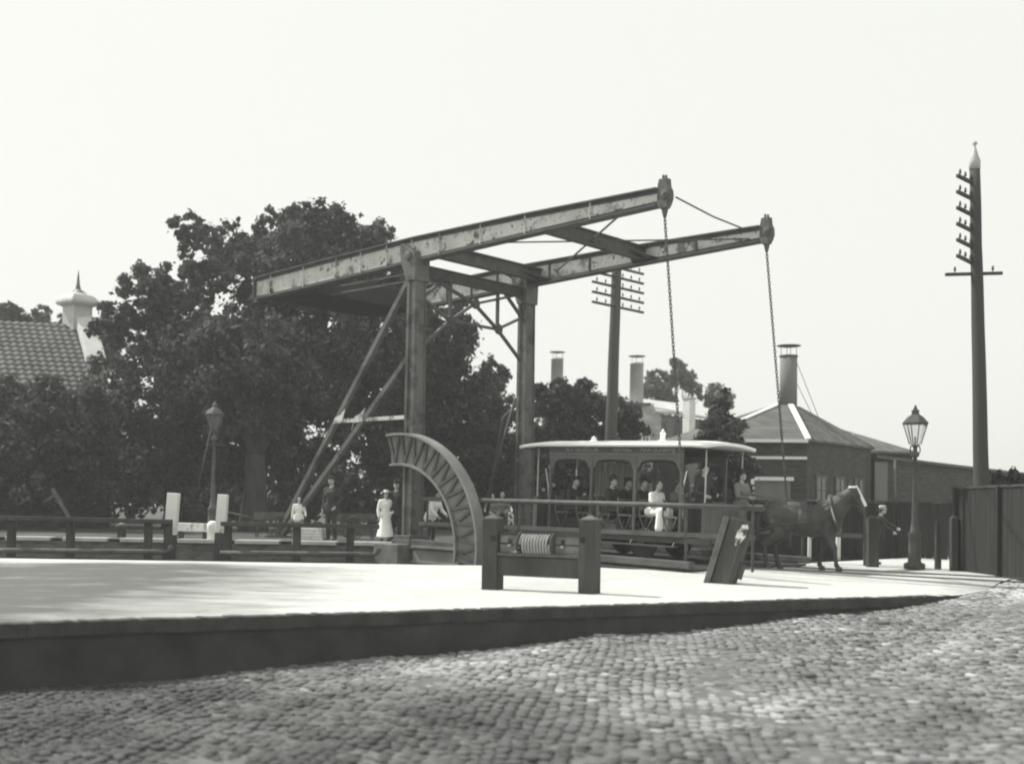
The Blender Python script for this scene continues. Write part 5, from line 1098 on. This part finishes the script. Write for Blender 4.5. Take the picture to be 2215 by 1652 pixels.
# ------------------------------------------------------------------ horse
hp = aty(1757, 1215, 26.6); HH = R_(-22)
def build_horse():
    b = MB(); c = lambda p, q, r0, r1: cap(b, p, q, r0, r1, 12)
    # x forward; withers 1.5 high
    b.sphere((-.64, 0, 1.17), (.37, .30, .34), 10); b.sphere((-.30, 0, 1.11), (.44, .31, .33), 10); b.sphere((.05, 0, 1.06), (.46, .33, .37), 10); b.sphere((.40, 0, 1.08), (.38, .28, .40), 10)
    b.sphere((.36, 0, 1.30), (.28, .14, .16), 8); b.sphere((.60, 0, 1.10), (.18, .18, .24), 8); c((-.55, 0, 1.30), (.3, 0, 1.32), .15, .13)
    # neck and head, carried high
    c((.50, 0, 1.20), (.78, 0, 1.46), .29, .20); c((.46, 0, 1.38), (.86, 0, 1.64), .11, .08); c((.74, 0, 1.42), (.96, 0, 1.65), .20, .13)
    hd0 = Vector((.96, 0, 1.70)); hd1 = Vector((1.20, 0, 1.26))
    c(hd0, hd0+(hd1-hd0)*.35, .115, .105); c(hd0+(hd1-hd0)*.3, hd1, .088, .066); c(hd1, hd1+Vector((.01, 0, -.03)), .068, .062); b.sphere((.99, 0, 1.54), (.10, .065, .13), 8)
    for s in (-1, 1): c((.93, s*.055, 1.78), (.95, s*.07, 1.90), .032, .012); b.sphere((1.03, s*.075, 1.63), (.03, .02, .025), 6)
    # legs: (hip/shoulder, joint chain)
    def hind(s, off):
        y = s*.15; st = Vector((-.70, y, 1.10)); kn = Vector((-.52+off*.3, y*1.05, .82)); hk = Vector((-.80+off*.8, y, .52)); ft = Vector((-.74+off, y, .12))
        c(st, kn, .22, .145); c(kn, hk, .14, .076); c(hk+Vector((-.02, 0, .03)), hk, .062, .064); c(hk, ft, .058, .046); c(ft, ft+Vector((.05, 0, -.06)), .056, .05); return ft+Vector((.05, 0, -.06))
    def fore(s, off, lift):
        y = s*.14; st = Vector((.46, y, 1.0)); el = Vector((.40+off*.2, y, .80)); kn = Vector((.44+off*.8, y, .47)); ft = kn+Vector((-.02+off*.3-lift*.5, 0, -.35+lift*.3))
        c(st, el, .17, .12); c(el, kn, .115, .070); c(kn+Vector((0, 0, .02)), kn, .066, .064); c(kn, ft, .052, .044); c(ft, ft+Vector((.045, 0, -.055)), .054, .048); return ft+Vector((.045, 0, -.055))
    feet = [hind(1, .10), hind(-1, -.10), fore(1, -.14, 0.0), fore(-1, .22, .0)]
    root = fuse('horse', b, .016, HORSE, None, 3)
    for f in feet: m = MB(); m.lathe([(.075, 0), (.06, .085)], (f.x+.012, f.y, 0.003), 12); m.build('hoof', HOOF, root)
    m = MB(); cap(m, (-.93, 0, 1.24), (-1.04, 0, 1.0), .05, .07); cap(m, (-1.04, 0, 1.0), (-1.05, 0, .58), .075, .03); fuse('tail', m, .016, HAIR, root)
    m = MB()
    for k in range(9):
        t = k/8; p = Vector((.44+.45*t, .0, 1.42+.30*t)); cap(m, p, p+Vector((-.02, .07, -.15)), .030, .014)
    cap(m, (.96, 0, 1.80), (1.03, 0, 1.72), .03, .015); fuse('mane', m, .014, HAIR, root)
    # harness
    M = frame_mat((.30, 0, .5)); M2 = Matrix((M.col[1], M.col[2], M.col[0])).transposed()
    m = MB(); ax_ = Vector((.70, 0, 1.28)); pts = []
    for k in range(20):
        t = 2*math.pi*k/20; pts.append((.60+.14*math.sin(t)*0+.10*(-math.cos(t)), .265*math.sin(t), 1.19+.36*math.cos(t)))
    m.tube(pts, .050, 8, closed=True); m.build('collar', LEATHER, root)
    m = MB(); m.tube([(p[0]+.0, p[1]*1.12, p[2]) for p in pts[:20]], .022, 6, closed=True); m.build('hames', STONE, root)
    def band(x, rx, zc, rz, w_, n=22): 
        mm_ = MB(); ring = [(x, rx*math.sin(2*math.pi*k/n), zc+rz*math.cos(2*math.pi*k/n)) for k in range(n)]; mm_.tube(ring, w_, 6, closed=True); return mm_
    band(.12, .338, 1.06, .385, .022).build('girth_strap', LEATHER, root); m = MB(); m.box((.12, 0, 1.46), (.2, .3, .06)); m.build('saddle_pad', LEATHER, root, bevel=.02)
    for s in (-1, 1):
        m = MB(); m.tube([(.62, s*.28, 1.10), (.12, s*.35, 1.02), (-.5, s*.34, .96), (-1.25, s*.32, .74)], .018, 6); m.build('trace', LEATHER, root)
        m = MB(); m.tube([(1.10, s*.075, 1.36), (.75, s*.20, 1.40), (.15, s*.22, 1.45), (-.6, s*.2, 1.50), (-1.4, s*.15, 1.58)], .010, 5); m.build('rein', LEATHER, root)
        m = MB(); m.tube([(.93, s*.085, 1.78), (.98, s*.11, 1.62), (1.09, s*.085, 1.42)], .013, 5); m.build('bridle_strap', LEATHER, root)
        m = MB(); m.box((1.0, s*.115, 1.63), (.1, .012, .085)); m.build('blinker', LEATHER, root)
    m = MB(); m.bar((1.05, 0, 1.75), (1.245, 0, 1.36), .085, .04, up=(0, 1, 0)); m.build('white_blaze', WHITE, root, bevel=.012)
    m = MB(); m.tube([(.90, .10, 1.755), (1.03, .085, 1.755), (1.06, 0, 1.77), (1.03, -.085, 1.755), (.90, -.10, 1.755)], .022, 6); m.build('brow_band', WHITE, root)
    m = MB(); m.tube([(-.58, -.28, 1.18), (-.72, -.24, 1.36), (-.75, 0, 1.475), (-.72, .24, 1.36), (-.58, .28, 1.18)], .016, 6); m.tube([(-.75, 0, 1.47), (-.3, 0, 1.46), (.1, 0, 1.47)], .014, 5); m.build('crupper', LEATHER, root)
    m = MB(); m.bar((-1.27, -.36, .74), (-1.27, .36, .74), .05, .05); m.build('swingletree', OAK, root)
    tag(root, 'dark harnessed horse with white bridle pulling the tram', 'horse'); root.location = (hp.x-.15, hp.y, float(pave_z(hp.x, hp.y))+.004); root.rotation_euler = (0, 0, HH); root.scale = (1.03, 1.1, 1.06)
    return root
build_horse()

# ------------------------------------------------------------------ thin summer haze over the canal
m = MB(); m.box((0, 160, 8.35), (830, 500, 23.3)); hz = m.build('haze', None); tag(hz, kind='stuff', label='thin pale haze filling the air over the canal')
hm = bpy.data.materials.new('haze'); hm.use_nodes = True; ht = hm.node_tree; ht.nodes.remove(ht.nodes['Principled BSDF'])
pv = ht.nodes.new('ShaderNodeVolumePrincipled'); pv.inputs['Color'].default_value = (.93, .94, .91, 1); pv.inputs['Density'].default_value = .0014; pv.inputs['Anisotropy'].default_value = .2
ht.links.new(pv.outputs[0], ht.nodes['Material Output'].inputs['Volume']); hz.data.materials.append(hm)
